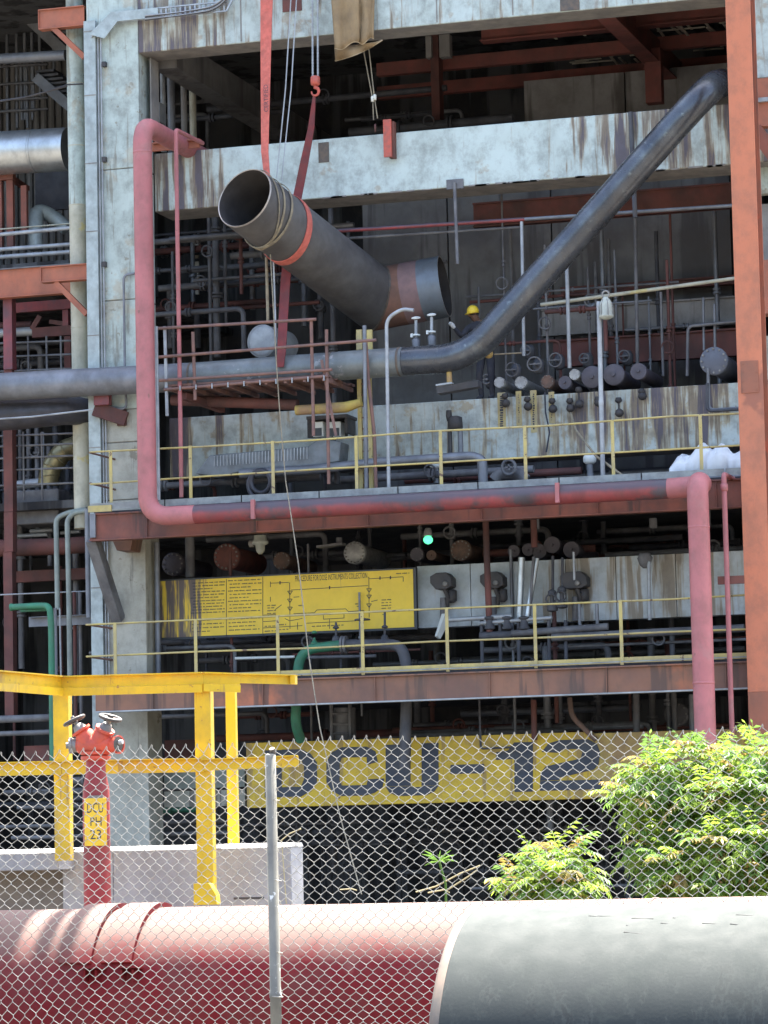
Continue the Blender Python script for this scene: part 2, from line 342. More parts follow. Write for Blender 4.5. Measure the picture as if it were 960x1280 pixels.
# rear grey wall panels seen dimly inside the bay
t = thing('inner_wall', 'dim grey concrete partition deep inside behind the diagonal pipe', 'wall', P(700, 500, 63))
for a, b in ((455, 560), (562, 690), (692, 915)):
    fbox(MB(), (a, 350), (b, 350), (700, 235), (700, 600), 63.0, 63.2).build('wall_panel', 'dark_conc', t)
t = thing('inner_wall', 'dim grey wall behind the upper white beam under the slatted ceiling', 'wall', P(760, 150, 65))
for a, b in ((655, 780), (782, 930)):
    fbox(MB(), (a, 110), (b, 110), (760, 92), (760, 210), 65.0, 65.2).build('wall_panel', 'conc', t)

# ------------------------------------------------------------------ concrete column
t = thing('concrete_column', 'tall white painted concrete column left of the red riser pipe', 'column', (XC0, YF, 0))
xa, xb = PX(108, YF, 40), PX(172.5, YF, 60)
zs = [0]+[PZ(y, YF, 150) for y in (845, 625, 553, 512, 375, 211)]+[ZTOP+1.5]
for i in range(len(zs)-1):
    MB().box((xa, YF, zs[i]+.008), (xb, YF+.72, zs[i+1]-.008)).build('cast_block', 'column_low' if i < 4 else 'column_paint', t, .012)
MB().box((xa+.03, YF+.03, 0), (xb-.03, YF+.7, ZTOP)).build('core', 'soffit', t)
xc = PX(125, YF, 300)
cv = MB().box((xa-.012, YF-.11, PZ(930, YF, 120)), (xc, YF-.002, PZ(28, YF, 110)))
c = cv.build('cable_cover', 'galv_cover', t)
for q in (126.5, 130):
    a = P(q+1, 70, YF-.06)
    MB().tube([P(q+62, 20, YF-.10), P(q+10, 24, YF-.10), (PX(q, YF, 250), YF-.06, PZ(34, YF, 125)), (PX(q, YF, 250), YF-.06, PZ(520, YF, 125)), (PX(q, YF, 250), YF-.05, PZ(930, YF, 125))], .016, 6, .12).build('conduit', 'light_pipe', t)
for yy in (80, 199, 330, 470): MB().box(P(127, yy-3, YF-.09), P(134, yy+4, YF)).build('clip', 'box_dark', t)
for yy in (40, 120, 205, 290, 420, 560, 640, 735): MB().box((xa-.02, YF-.116, PZ(yy, YF, 115)), (xc+.004, YF-.112, PZ(yy+1.2, YF, 115))).build('cover_joint', 'soffit', t)
t = thing('cable_tray', 'ladder type cable tray running right across the top beam from the column', 'cable tray', P(200, 20, YF-.15))
zt0, zt1 = P(200, 9, YF-.2).z, P(200, 21, YF-.2).z
x0, x1 = PX(112, YF-.2, 20), PX(282, YF-.2, 10)
for zz in (zt0, zt1): MB().box((x0+.4, YF-.16, zz-.012), (x1, YF-.12, zz+.012)).build('side_rail', 'galv', t)
MB().bar((x0+.42, YF-.14, zt0), (x0+.0, YF-.14, zt0-.42), .04, .03).build('side_rail', 'galv', t)
MB().bar((x1, YF-.14, zt1), (x1+.28, YF-.14, zt1+.5), .04, .03).build('side_rail', 'galv', t)
for k in range(24):
    x = x0+.45+(x1-x0-.5)*k/23; MB().box((x-.016, YF-.15, zt1), (x+.016, YF-.13, zt0)).build('rung', 'light_pipe', t)
MB().prism([(x0+.42, zt0), (x0+1.35, zt0), (x0+1.35, zt1), (x0+.55, zt1), (x0+.28, zt1-.3), (x0, zt1-.2), (x0, zt0-.35)], YF-.19, YF-.165).build('cover_plate', 'galv_cover', t)
for k in range(4):
    zz = zt1-.02+.03*k; MB().tube([(x0+1.1, YF-.2, zz-.02), (x0+1.8, YF-.22, zz-.03*(k % 2)), (x1-.2, YF-.2, zz+.03), (x1+.12, YF-.2, zz+.3), (x1+.3, YF-.18, zz+.7)], .013, 5, .2).build('cable', 'light_pipe' if k % 2 else 'box_dark', t)

# ------------------------------------------------------------------ beams
t = thing('concrete_beam', 'top concrete beam with runoff stains crossing the head of the picture', 'beam', P(500, 40, YF))
bx0 = xb+.004; bx1 = PX(1120, YF)
zb = P(480, 36.5, YF).z
MB().box((bx0, YF+.004, zb), (bx1, YF+.74, ZTOP-.01)).build('beam_body', 'top_beam', t, .015)
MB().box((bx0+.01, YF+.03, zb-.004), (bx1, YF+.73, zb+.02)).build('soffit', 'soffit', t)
for px in (300, 545, 640, 790): MB().box((PX(px, YF, 10), YF-.004, zb+.03), (PX(px+1.6, YF, 10), YF+.02, ZTOP-.05)).build('board_joint', 'soffit', t)
fbox(MB(), (353, 5), (377, 5), (365, -40), (365, 14), YF-.012, YF+.02).build('rusted_patch', 'soot_red', t)
fbox(MB(), (700, 5), (724, 5), (710, -40), (710, 13), YF-.02, YF+.02).build('steel_insert', 'rim_rust', t)
fbox(MB(), (188, 140), (189.5, 140), (189, 72), (189, 150), YF+.3, YF+.7).build('corner_fillet', 'soffit', t)

YU = 58.72
t = thing('concrete_beam', 'bright white upper beam behind the hanging pipe with dark right end', 'beam', P(550, 200, YU))
zt, zb = (P(380, 178, YU).z+P(800, 137, YU).z)/2, (P(380, 251, YU).z+P(800, 213, YU).z)/2
ux0, ux1 = xb+.01, PX(1120, YU)
MB().box((ux0, YU, zb), (ux1, YU+.95, zt)).build('beam_body', 'white_beam', t, .015)
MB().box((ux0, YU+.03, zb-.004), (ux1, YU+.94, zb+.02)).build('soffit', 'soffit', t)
fbox(MB(), (398, 190), (411, 190), (404, 178), (404, 203), YU-.012, YU+.02).build('rusted_patch', 'rim_rust', t)
fbox(MB(), (558, 230), (579, 230), (568, 224), (568, 236), YU-.03, YU+.02).build('bracket_plate', 'soot_grey', t)
random.seed(3)
for k in range(46):   # ragged concrete lip along the lower edge
    x = ux0+1.2+(ux1-ux0-4)*random.random(); MB().box((x, YU-.006, zb-.012), (x+random.uniform(.05, .3), YU+.05, zb+random.uniform(.004, .02))).build('chipped_edge', 'soffit', t)
UZT, UZB = zt, zb

YM = 59.3
t = thing('concrete_beam', 'stained white beam behind the yellow railing of the middle walkway', 'beam', P(550, 540, YM))
zt, zb = P(560, 501, YM).z, P(560, 577, YM).z
MZT, MZB = zt, zb
MB().box((ux0, YM, zb), (ux1, YM+.8, zt)).build('beam_body', 'low_beam', t, .015)
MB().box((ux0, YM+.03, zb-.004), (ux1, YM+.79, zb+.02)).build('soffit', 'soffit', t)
for (a, b, c, d) in ((622, 632, 491, 536), (645, 652, 489, 533), (663, 671, 488, 541), (686, 693, 490, 529)):
    p = fbox(MB(), (a, 510), (b, 510), (a, c), (a, d), YM-.006, YM+.01).build('painted_label', 'label_yellow', t)
    mb = MB(); y = c+4
    while y < d-4:
        h = random.uniform(1.2, 2.6); mb.box(P(a+2.5+random.random(), y, YM-.009), P(b-2.5-random.random(), y+h, YM-.0065)); y += h+1.1
    mb.build('lettering', 'ink', p)

# ------------------------------------------------------------------ walkways (edge beam, toe plate, deck)
YW = 56.75
def walkway(label, zline_top, zline_bot, toe, x0, x1, mface, Yw):
    t = thing('walkway', label, 'walkway', (x0, Yw, zline_bot))
    zt, zb = zline_top, zline_bot
    MB().box((x0, Yw+.05, zb+.02), (x1, Yw+.07, zt-.02)).build('beam_web', mface, t)
    MB().box((x0, Yw, zt-.025), (x1, Yw+.24, zt)).build('flange', mface, t)
    MB().box((x0, Yw, zb), (x1, Yw+.24, zb+.025)).build('flange', 'light_pipe' if mface == 'floor_rust' else mface, t)
    x = x0+1.1
    while x < x1-.3:
        MB().box((x, Yw+.012, zb+.03), (x+.014, Yw+.05, zt-.03)).build('stiffener', mface, t); x += 2.07
    MB().box((x0, Yw+.25, zt+.001), (x1, 68.98, zt+.06)).build('deck', 'soot_steel', t)
    nx = int((x1-x0)/1.45)
    for k in range(nx):
        a = x0+(x1-x0)*k/nx
        MB().box((a+.012, Yw+.02, zt+.062), (a+(x1-x0)/nx-.012, Yw+.035, zt+.062+toe)).build('toe_plate', 'toe_grey', t)
    return t
wx0, wx1 = PX(111, YW, 650), PX(1120, YW)
zt2, zb2 = P(480, 622, YW).z, P(480, 657, YW).z
walkway('middle steel walkway with rusty red edge beam behind the horizontal red pipe', zt2, zb2, .12, wx0, wx1, 'red_beam', YW)
fbox(MB(), (110, 635), (139, 635), (120, 632), (120, 640), YW-.02, YW+.02).build('yellow_edge', 'rail_yellow', bpy.data.objects['walkway'])
zt3, zb3 = P(500, 843, YW).z, P(500, 877, YW).z
walkway('lower steel walkway with brown rusty edge beam above the letter sign', zt3, zb3, .02, PX(118, YW, 870), wx1, 'floor_rust', YW)
ob = bpy.data.objects['walkway.001']
# stubs hidden under red beam ends
fbox(MB(), (112, 655), (119, 655), (115, 642), (115, 672), YW-.015, YW+.03).build('end_plate', 'grey_pipe', bpy.data.objects['walkway'])

def railing(label, top, mid, posts, deckz, Y, m='rail_yellow', ends=None, toe=None, group=None):
    """top/mid: two photo points each fixing the rail height; posts: photo x at py"""
    zt = sum(P(x, y, Y).z for x, y in top)/len(top); zm = sum(P(x, y, Y).z for x, y in mid)/len(mid)
    t = thing('railing', label, 'railing', (PX(posts[0][0], Y, posts[0][1]), Y, deckz), group)
    xa = PX(ends[0], Y, top[0][1]); xb = PX(ends[1], Y, top[-1][1])
    seg = 6
    for z, nm in ((zt, 'top_rail'), (zm, 'mid_rail')):
        pts = [(xa+(xb-xa)*k/seg, Y+random.uniform(-.012, .012), z+random.uniform(-.02, .02)) for k in range(seg+1)]
        MB().tube(pts, .018, 8).build(nm, m, t)
    for px, py in posts:
        x = PX(px, Y, py); lean = random.uniform(-.012, .012)
        MB().box((x-.03+lean, Y-.03, deckz), (x+.03+lean, Y-.022, zt+.01)).build('post', m, t)
        MB().box((x-.03+lean, Y-.0215, deckz), (x-.022+lean, Y+.03, zt+.01)).build('post_leg', m, t)
    if toe:
        z0, z1 = toe
        MB().box((xa, Y-.012, z0), (xb, Y-.002, z1)).build('toe_board', m, t)
    return t, zt, zm
YR = 56.86
t, zt, zm = railing('yellow pipe railing along the middle walkway', ((341, 550), (657, 535), (877, 519)), ((341, 591), (657, 574), (877, 559)),
        [(138.5, 590), (239.5, 590), (342, 580), (446, 580), (551, 570), (657.5, 565), (767, 560), (877, 555), (985, 550)], zt2+.07, YR, ends=(112, 990))
for z in (zt, zm): MB().tube([(PX(112, YR, 563), YR, z), (PX(112, YR, 563)+.02, YR+.75, z), (PX(113, YR, 563)+.05, YR+2.5, z)], .02, 8).build('return_rail', 'rail_rust', t)
t, zt, zm = railing('yellow pipe railing with toe board along the lower walkway', ((240, 773), (453, 768), (668, 756), (875, 745)), ((240, 815), (453, 807), (668, 799), (875, 787)),
        [(145, 805), (245, 800), (348, 795), (454, 795), (559, 790), (668.5, 785), (777, 780), (990, 770)], zt3+.02, YR, ends=(107, 990), toe=(zt3+.05, zt3+.15))
for z in (zt, zm): MB().tube([(PX(108, YR, 780), YR, z), (PX(108, YR, 780)+.02, YR+.75, z), (PX(110, YR, 780)+.05, YR+2.5, z)], .02, 8).build('return_rail', 'rail_rust', t)

# ------------------------------------------------------------------ orange column
YO = 56.32
t = thing('steel_column', 'orange painted steel column of the right side from top to hedge', 'column', (PX(930, YO, 900), YO, 0))
ox0, ox1 = PX(916.3, YO, 300), PX(947.5, YO, 300)
zcut = PZ(865, YO, 940)
MB().box((ox0, YO, zcut), (ox1, YO+.03, ZTOP+1)).build('front_flange', 'orange_steel', t, .004)
MB().box((ox0, YO+.0, 0), (ox1, YO+.03, zcut-.003)).build('front_flange', 'orange_low', t, .004)
MB().box(((ox0+ox1)/2-.01, YO+.03, 0), ((ox0+ox1)/2+.01, YO+.42, ZTOP+1)).build('web', 'orange_low', t)
MB().box((ox0, YO+.42, 0), (ox1, YO+.45, ZTOP+1)).build('rear_flange', 'orange_low', t)
fbox(MB(), (926, 470), (948, 470), (937, 451), (937, 491), YO-.014, YO-.001).build('splice_plate', 'orange_low', t, .003)
for yy in (455, 465, 477, 487):
    for xx in (928.5, 945.5): MB().lathe(P(xx, yy, YO-.014), (0, -1, 0), [(0, .012), (.012, .012)], 6, True).build('bolt', 'orange_low', t)
# beyond the column on the right
t = thing('concrete_beam', 'pale concrete pier end right of the orange column top', 'beam', P(950, 50, YF))
fbox(MB(), (939, 50), (1040, 50), (950, -60), (950, 97), YF-.25, YF-.01).build('pier_body', 'top_beam', t)
t = thing('steel_bracket', 'orange bolted bracket beam right of the orange column', 'bracket', P(950, 130, YF-.4))
fbox(MB(), (942, 120), (1040, 120), (950, 98), (950, 122), YF-.5, YF-.26).build('upper_channel', 'orange_beam', t)
fbox(MB(), (942, 120), (1040, 120), (950, 122), (950, 127), YF-.58, YF-.3).build('flange', 'light_pipe', t)
fbox(MB(), (943, 140), (1040, 140), (950, 128), (950, 158), YF-.5, YF-.26).build('lower_channel', 'orange_beam', t)
MB().bar(P(944, 162, YF-.45), P(975, 205, YF-.45), .15, .25).build('gusset', 'red_beam', t)
t = thing('wall_panel', 'pale panels and brown ducts seen right of the orange column', 'panel', P(955, 300, 59))
fbox(MB(), (946, 215), (1040, 215), (955, 200), (955, 242), 59.2, 59.4).build('panel', 'column_paint', t)
fbox(MB(), (949, 300), (1040, 300), (955, 255), (955, 325), 59.6, 59.8).build('panel', 'conc', t)
fbox(MB(), (950, 365), (1040, 365), (955, 325), (955, 392), 58.6, 59.0).build('duct', 'orange_beam', t)
fbox(MB(), (953, 450), (1040, 450), (955, 420), (955, 475), 59.2, 59.4).build('panel', 'column_paint', t)
fbox(MB(), (955, 560), (1040, 560), (955, 540), (955, 600), 58.6, 59.0).build('duct', 'orange_beam', t)

# ================================================================== RED FIRE-WATER PIPE
R_ = 12.3*m_per_px(56.3)
t = thing('red_pipe', 'long red pipe down the column and along the middle walkway', 'pipe', P(180, 620, 56.3))
YP = 56.35
xr = PX(179, YP, 250); ztop = PZ(155, YP, 180); zh = (P(300, 640, YP).z+P(800, 613, YP).z)/2
xe = PX(884, YP, 700)
pts = [(xr, YP+3.4, ztop+.02), (xr, YP, ztop), (xr, YP, zh), (xe-.1, YP, zh)]
mb = MB().tube([pts[0], pts[1], pts[2], pts[2][0:1] and (xr+.9, YP, zh)], R_, 20, .42, nb=8); mb.build('riser', 'riser_red', t)
MB().tube([(xr+.9, YP, zh), (xe-.62, YP, zh)], R_, 20).build('horizontal_run', 'riser_dull', t)
MB().tube([(xe-.63, YP, zh), (xe-.02, YP, zh+.02), (xe, YP-.62, zh+.05), (xe, YP-.6, zh-.9), (xe, YP-.6, 0.1)], R_*1.06, 20, .34, nb=8).build('downpipe', 'riser_red', t)
for z in (zh-.72, PZ(852, YP-.6, 890)): MB().lathe((xe, YP-.6, z), (0, 0, -1), [(0, R_*1.06), (.008, R_*1.1), (.03, R_*1.1), (.04, R_*1.06)], 20).build('weld_seam', 'riser_red', t)
for px in (320, 700):
    x = PX(px, YP, 625); MB().box((x-.035, YP-R_-.03, zh-R_*.9), (x+.035, YP-R_+.04, zh+R_*1.1)).build('pipe_clamp', 'riser_red', t)
MB().lathe((xr, YP, ztop-.5), (0, 0, -1), [(0, R_*1.0), (.008, R_*1.03), (.03, R_*1.03), (.04, R_)], 20).build('weld_seam', 'riser_red', t)
# thin companion pipes
x2 = PX(223.5, 57.0, 400)
tag(MB().tube([(x2, 58.4, PZ(160, 57.0, 222)), (x2, 57.0, PZ(162, 57.0, 222)), (x2, 57.0, PZ(622, 57, 222))], .04, 10, .08).build('thin_red_pipe', 'riser_red'), 'slim pink red pipe right of the big red riser', 'pipe')
x3 = xe+.36
t = thing('thin_red_pipe', 'slim red pipe beside the red downpipe at the orange column', 'pipe', (x3, 56.2, 0))
MB().tube([(x3, 57.2, zh+.18), (x3, 56.2, zh+.18), (x3, 56.2, .1)], .045, 10, .08).build('pipe_run', 'riser_red', t)
fbox(MB(), (897, 725), (930, 725), (910, 720), (910, 730), 56.3, 56.36).build('support_arm', 'red_beam', t)
MB().lathe((x3, 56.2, PZ(614, 56.2, 905)), (0, 0, 1), [(0, .045), (.01, .065), (.12, .065), (.13, .045)], 12).build('coupling', 'riser_red', t)
tag(MB().tube([(PX(196.5, 56.7, 500), 56.7, PZ(408, 56.7, 196)), (PX(196.5, 56.7, 500), 56.7, PZ(625, 56.7, 200))], .035, 8).build('grey_conduit', 'light_pipe'), 'thin pale conduit hugging the right side of the red riser', 'conduit')
t = thing('steel_angle', 'short orange red support bar behind the elbow of the red riser', 'bracket', P(215, 180, 58.3))
fbox(MB(), (190, 183), (249, 183), (215, 177), (215, 187), 58.3, 58.36).build('bar', 'orange_beam', t)
fbox(MB(), (190, 183), (249, 183), (215, 176), (215, 177.4), 58.2, 58.36).build('flange', 'orange_beam', t)
# wall bracket and loop conduit on the column
t = thing('pipe_bracket', 'dark red pipe support bracket on the white column', 'bracket', P(135, 520, YF))
MB().bar(P(118, 511, YF-.18), P(158, 524, YF-.05), .12, .26).build('arm', 'soot_red', t)
fbox(MB(), (117, 500), (136, 500), (125, 493), (125, 506), YF-.3, YF-.15).build('saddle', 'riser_dull', t)
fbox(MB(), (146, 520), (157, 520), (150, 512), (150, 532), YF-.06, YF-.004).build('base_plate', 'soot_red', t)
tag(MB().tube(L3([(168, 342, 57.9), (154.5, 344, 57.9), (156, 461, 57.9), (158, 510, 57.9), (148, 512, 57.9), (138, 508, 57.9)]), .025, 8, .1).build('loop_conduit', 'grey_pipe'), 'dark thin conduit loop on the column face', 'conduit')
t = thing('diagonal_brace', 'black diagonal brace from walkway end to column foot', 'brace', P(140, 720, YF))
MB().bar(P(116, 674, YF-1.0), P(148, 775, YF-.05), .2, .2).build('strut', 'soot_grey', t)
fbox(MB(), (140, 772), (151, 772), (145, 764), (145, 778), YF-.05, YF-.003).build('foot_plate', 'soot_grey', t)
t = thing('walkway_corbel', 'rusty steel corbel under the middle walkway against the column', 'bracket', P(155, 682, YF))
MB().prism([(P(140, 674, YF-.5).x, P(140, 674, YF-.5).z), (P(166, 672, YF-.5).x, P(166, 672, YF-.5).z), (P(163, 688, YF-.5).x, P(163, 688, YF-.5).z), (P(146, 688, YF-.5).x, P(146, 688, YF-.5).z)], YF-.5, YF-.01).build('corbel', 'floor_rust', t)

# ================================================================== MAIN GREY PIPE (left to diagonal)
YG = 57.62; rg = 18.4*m_per_px(YG)
q = L3([(-60, 488, YG), (0, 484, YG), (170, 478, YG), (360, 462, YG), (460, 452, YG), (572, 446, YG), (640, 365, YG), (880, 118, YG)])
zl = sum(p.z for p in (q[1], q[4]))/2
t = thing('steel_pipe', 'long grey steel pipe bending up diagonally to the orange column', 'pipe', q[5])
MB().tube([P(-60, 487, YG), P(240, 471, YG)], rg, 24).build('straight_run', 'grey_pipe', t)
MB().tube([P(240.5, 471, YG), P(415, 458, YG)], rg*.99, 24).build('straight_run', 'steel_pipe', t)
MB().tube([P(415.5, 458, YG), P(505, 452, YG)], rg, 24).build('straight_run', 'steel_pipe', t)
MB().tube([P(505.5, 452, YG), P(585, 447, YG), P(888, 108, YG), P(902, 104, YG+1.6)], rg, 24, 1.15, nb=10).build('diagonal_run', 'diag_pipe', t)
for a, b in (((415, 458), (585, 447)), ((500, 452), (585, 447)), ((240, 471), (415, 458))):
    c = P(*a, YG); d = (P(*b, YG)-c).normalized()
    MB().lathe(c-d*.02, d, [(0, rg), (.01, rg*1.03), (.035, rg*1.03), (.045, rg)], 24).build('weld_seam', 'rim_rust', t)
tag(MB().tube([P(-60, 520, YG+.5), P(20, 518, YG+.5), P(80, 513, YG+.5), P(130, 515, YG+1.5)], [.30, .29, .27, .26], 18).build('wrapped_pipe', 'black_wrap'), 'black wrapped sagging pipe under the long grey pipe', 'pipe')

# ================================================================== HANGING PIPE SPOOL
c0 = P(305, 247, 56.2); rH = .575
c1 = P(470, 374, 60.0)
d1 = (c1-c0).normalized()
c2 = P(556, 358, 60.12); d2 = (c2-c1).normalized()
def ring(c, nrm, r, n=40, ref=None):
    a = nrm.cross(Vector((0, 0, 1))).normalized(); b = nrm.cross(a); return [c+(a*math.cos(2*math.pi*k/n)+b*math.sin(2*math.pi*k/n))*r for k in range(n)]
def slide(pts, d, c, nrm): return [p + d*((c-p).dot(nrm)/d.dot(nrm)) for p in pts]
nb_ = (d1+d2).normalized()
t = thing('pipe_spool', 'large open ended steel pipe spool hanging in slings before the white beam', 'pipe', c0)
def sweep(rings, name, m, smooth=True):
    mb = MB(); n = len(rings[0])
    vs = [v for r in rings for v in r]; fs = [(i*n+k, i*n+(k+1) % n, (i+1)*n+(k+1) % n, (i+1)*n+k) for i in range(len(rings)-1) for k in range(n)]
    mb.add(vs, fs, smooth); return mb.build(name, m, t)
o0 = ring(c0, d1, rH); o1 = slide(o0, d1, c1, nb_)
sweep([[p + d1*L for p in o0] for L in (0.03, .8, 1.6, 2.4)]+[o1], 'barrel', 'hang_pipe')
i0 = ring(c0, d1, rH-.022); i1 = slide(i0, d1, c1, nb_)
ii = sweep([[p+d1*.012 for p in i0], i1], 'bore', 'hang_in')
# bevelled bare-metal rim
mb = MB(); mbr = [[p+d1*.03 for p in ring(c0, d1, rH)], ring(c0, d1, rH-.01), [p+d1*.012 for p in ring(c0, d1, rH-.022)]]
vs = [v for r in mbr for v in r]; n = 40
mb.add(vs, [(i*n+k, i*n+(k+1) % n, (i+1)*n+(k+1) % n, (i+1)*n+k) for i in range(2) for k in range(n)], True); mb.build('cut_rim', 'rim_bare', t)
# branch after the mitre
Lb = (c2-c1).length
e1 = o1
def at_len(k): return slide(o1, d2, c1+d2*(Lb*k), (d2*.96+d1*.0).normalized())
sweep([e1, at_len(.42)], 'mitre_piece', 'hang_rust'); sweep([at_len(.42), at_len(.68)], 'primed_band', 'hang_pink'); sweep([at_len(.68), at_len(1.0)], 'branch_end', 'hang_blue')
bi = slide(i1, d2, c2, d2); sweep([i1, bi], 'branch_bore', 'hang_in')
mb = MB(); mb.add(at_len(1.0)+bi, [(k, (k+1) % n, n+(k+1) % n, n+k) for k in range(n)]); mb.build('branch_rim', 'rim_bare', t)
mb = MB(); L_ = len(o1)
for k in range(L_): mb.bar(o1[k]+(o1[k]-c1).normalized()*.006, o1[(k+1) % L_]+(o1[(k+1) % L_]-c1).normalized()*.006, .04, .02)
mb.build('weld_bead', 'rim_rust', t)
# slings round it
def strap_ring(L, wdt, m, name, tilt, parent, r_=None, n=40):
    r_ = r_ or rH+.012; c = c0+d1*L; nn = (d1+tilt).normalized()
    a = slide(ring(c0, d1, r_, n), d1, c-d1*wdt/2, nn); b = slide(ring(c0, d1, r_, n), d1, c+d1*wdt/2, nn)
    a2 = slide(ring(c0, d1, r_+.014, n), d1, c-d1*wdt/2, nn); b2 = slide(ring(c0, d1, r_+.014, n), d1, c+d1*wdt/2, nn)
    mb = MB(); vs = a+a2+b2+b
    mb.add(vs, [(i*n+k, i*n+(k+1) % n, (i+1)*n+(k+1) % n, (i+1)*n+k) for i in range(3) for k in range(n)], True)
    return mb.build(name, m, parent)
t = thing('lifting_sling', 'wide coral lifting sling holding the open end of the hanging pipe', 'sling', P(333, 100, 57.0))
strap_ring(1.28, .15, 'sling_coral', 'choke_loop', Vector((.12, 0, .25)), t)
def strap(pts, ws, th, m, parent, name='strap', twist=None):
    mb = MB(); vs = []
    for i, (p, w_) in enumerate(zip(pts, ws)):
        a = Vector((1, .3*(0 if twist is None else twist[i]), 0)).normalized()
        for s_ in (-1, 1):
            for k in (-1, 1): vs.append(Vector(p)+a*(s_*w_/2)+Vector((0, k*th/2, 0)))
    fs = []
    for i in range(len(pts)-1):
        o = i*4; fs += [(o, o+2, o+6, o+4), (o+1, o+5, o+7, o+3), (o, o+4, o+5, o+1), (o+2, o+3, o+7, o+6)]
    fs += [(0, 1, 3, 2), (len(vs)-4, len(vs)-2, len(vs)-1, len(vs)-3)]
    mb.add(vs, fs); return mb.build(name, m, parent)
ys = [-60, -10, 40, 90, 140, 190, 232]
sp = [P(x, y, Y) for x, y, Y in zip((334, 333.5, 332.5, 332, 331.5, 331, 335), ys, (57.4, 57.4, 57.35, 57.3, 57.25, 57.2, 57.15))]
s = strap(sp, [.245, .24, .21, .185, .16, .135, .10], .02, 'sling_coral', t)
def text_mesh(txt, h, wdt, origin, ux, uy, m, parent, name='lettering', lift=Vector((0, 0, 0)), extr=.0):
    cu = bpy.data.curves.new(name, 'FONT'); cu.body = txt; cu.size = 1.0; cu.extrude = 0; cu.resolution_u = 2
    ob = bpy.data.objects.new('tmp_text', cu); COL.objects.link(ob)
    bpy.context.view_layer.update()
    me = bpy.data.meshes.new_from_object(ob.evaluated_get(bpy.context.evaluated_depsgraph_get())); bpy.data.objects.remove(ob)
    xs = [v.co.x for v in me.vertices]; yy = [v.co.y for v in me.vertices]
    sx = wdt/(max(xs)-min(xs)); sy = h/(max(yy)-min(yy)); x0, y0 = min(xs), min(yy)
    for v in me.vertices: v.co = Vector(origin)+Vector(ux)*((v.co.x-x0)*sx)+Vector(uy)*((v.co.y-y0)*sy)+lift
    me.materials.clear(); me.materials.append(MATS[m]); me.name = name
    return link(name, me, parent)
a = P(334.5, 140, 57.0); text_mesh('CERTIFIED', .085, .50, P(335.5, 139.5, 57.21), Vector((.0, 0, 1)), Vector((-1, 0, 0)), 'ink', s)
t = thing('rope_lashing', 'tan rope lashing wound round the mouth of the hanging pipe', 'rope', c0)
strap_ring(.62, .05, 'rope_tan', 'rope_turn', Vector((.35, 0, .25)), t)
strap_ring(.72, .05, 'rope_tan', 'rope_turn', Vector((.15, 0, .1)), t, rH+.028)
strap_ring(.5, .03, 'rope_tan', 'rope_turn', Vector((.45, 0, .5)), t, rH+.02)
# wire ropes, chain block, dark sling
for k, (a, b, c) in enumerate((((366, -40), (357, 110), (346, 222)), ((373, -40), (364, 110), (352, 226)))):
    tag(MB().tube([P(*a, 57.5), P(*b, 57.4), P(*c, 57.3)], .012, 5).build('wire_rope', 'wire_rope'), ('left' if k == 0 else 'right')+' strand of the paired wire ropes right of the coral sling', 'wire rope', 'wire ropes over the hanging pipe')
t = thing('chain_hoist', 'red hook block hanging on chains above the white beam', 'hoist', P(393, 110, 58.3))
YH = 57.88
for k, px in enumerate((391, 397.5)):
    a, b = P(px-.6, -30, YH), P(px, 96, YH); d = (b-a); N_ = 62
    mb = MB()
    for i in range(N_):
        c = a+d*((i+.5)/N_)
        mb.bar(c-Vector((0, 0, .024)), c+Vector((0, 0, .024)), .034 if i % 2 else .014, .014 if i % 2 else .034, Vector((0, 1, 0)))
    mb.build('chain', 'galv', t)
MB().lathe(P(394, 95, YH), (0, 0, -1), [(0, .06), (.02, .085), (.1, .09), (.16, .085), (.18, .05)], 12).build('block', 'hook_red', t)
hc = P(394, 114.5, YH)
hk = [hc+Vector((math.sin(u)*.07, 0, math.cos(u)*.075)) for u in [RD(a) for a in range(0, 300, 25)]]
MB().tube([hc+Vector((0, 0, .12))]+hk, [.03]+[.036-.002*i for i in range(len(hk))], 8).build('hook', 'hook_red', t)
t = thing('lifting_sling', 'dark red sling from the chain hook down to the long grey pipe', 'sling', P(380, 200, 58.2))
pts = [(393, 119, 57.88), (389, 160, 57.95), (380, 205, 58.05), (371, 250, 58.12), (362, 300, 58.1), (357, 350, 57.9), (354, 400, 57.45), (352, 440, 57.32), (350, 459, 57.3)]
strap(L3(pts), [.05, .12, .16, .17, .18, .18, .17, .16, .14], .025, 'sling_dark', t)
t = thing('rope_tackle', 'pair of thin ropes with pale ferrules hanging below the brown canvas', 'rope', P(465, 130, 58.3))
MB().tube(L3([(453, 55, 58.3), (466, 125, 58.3), (467, 150, 58.3)]), .011, 5).build('rope', 'rope_tan', t)
MB().tube(L3([(461, 60, 58.3), (468, 122, 58.3), (472, 148, 58.3)]), .011, 5).build('rope', 'rope_tan', t)
for px, py in ((465.5, 124), (468.5, 122)): MB().lathe(P(px, py-4, 58.29), (0, 0, -1), [(0, .015), (.01, .03), (.1, .03), (.11, .015)], 8).build('ferrule', 'ferrule', t)
MB().torus(P(469, 160, 58.3), (1, .3, 0), .06, .02, 12, 6).build('hook', 'soot_red', t)
t = thing('hanging_bar', 'short red steel bar hung over the top edge of the white beam', 'bar', P(486, 172, 58.5))
fbox(MB(), (479, 170), (489, 170), (484, 149), (484, 196), YU-.22, YU-.17).build('flange', 'hook_red', t, .004)
fbox(MB(), (486, 170), (493, 170), (484, 152), (484, 198), YU-.17, YU-.05).build('web', 'red_beam', t, .004)
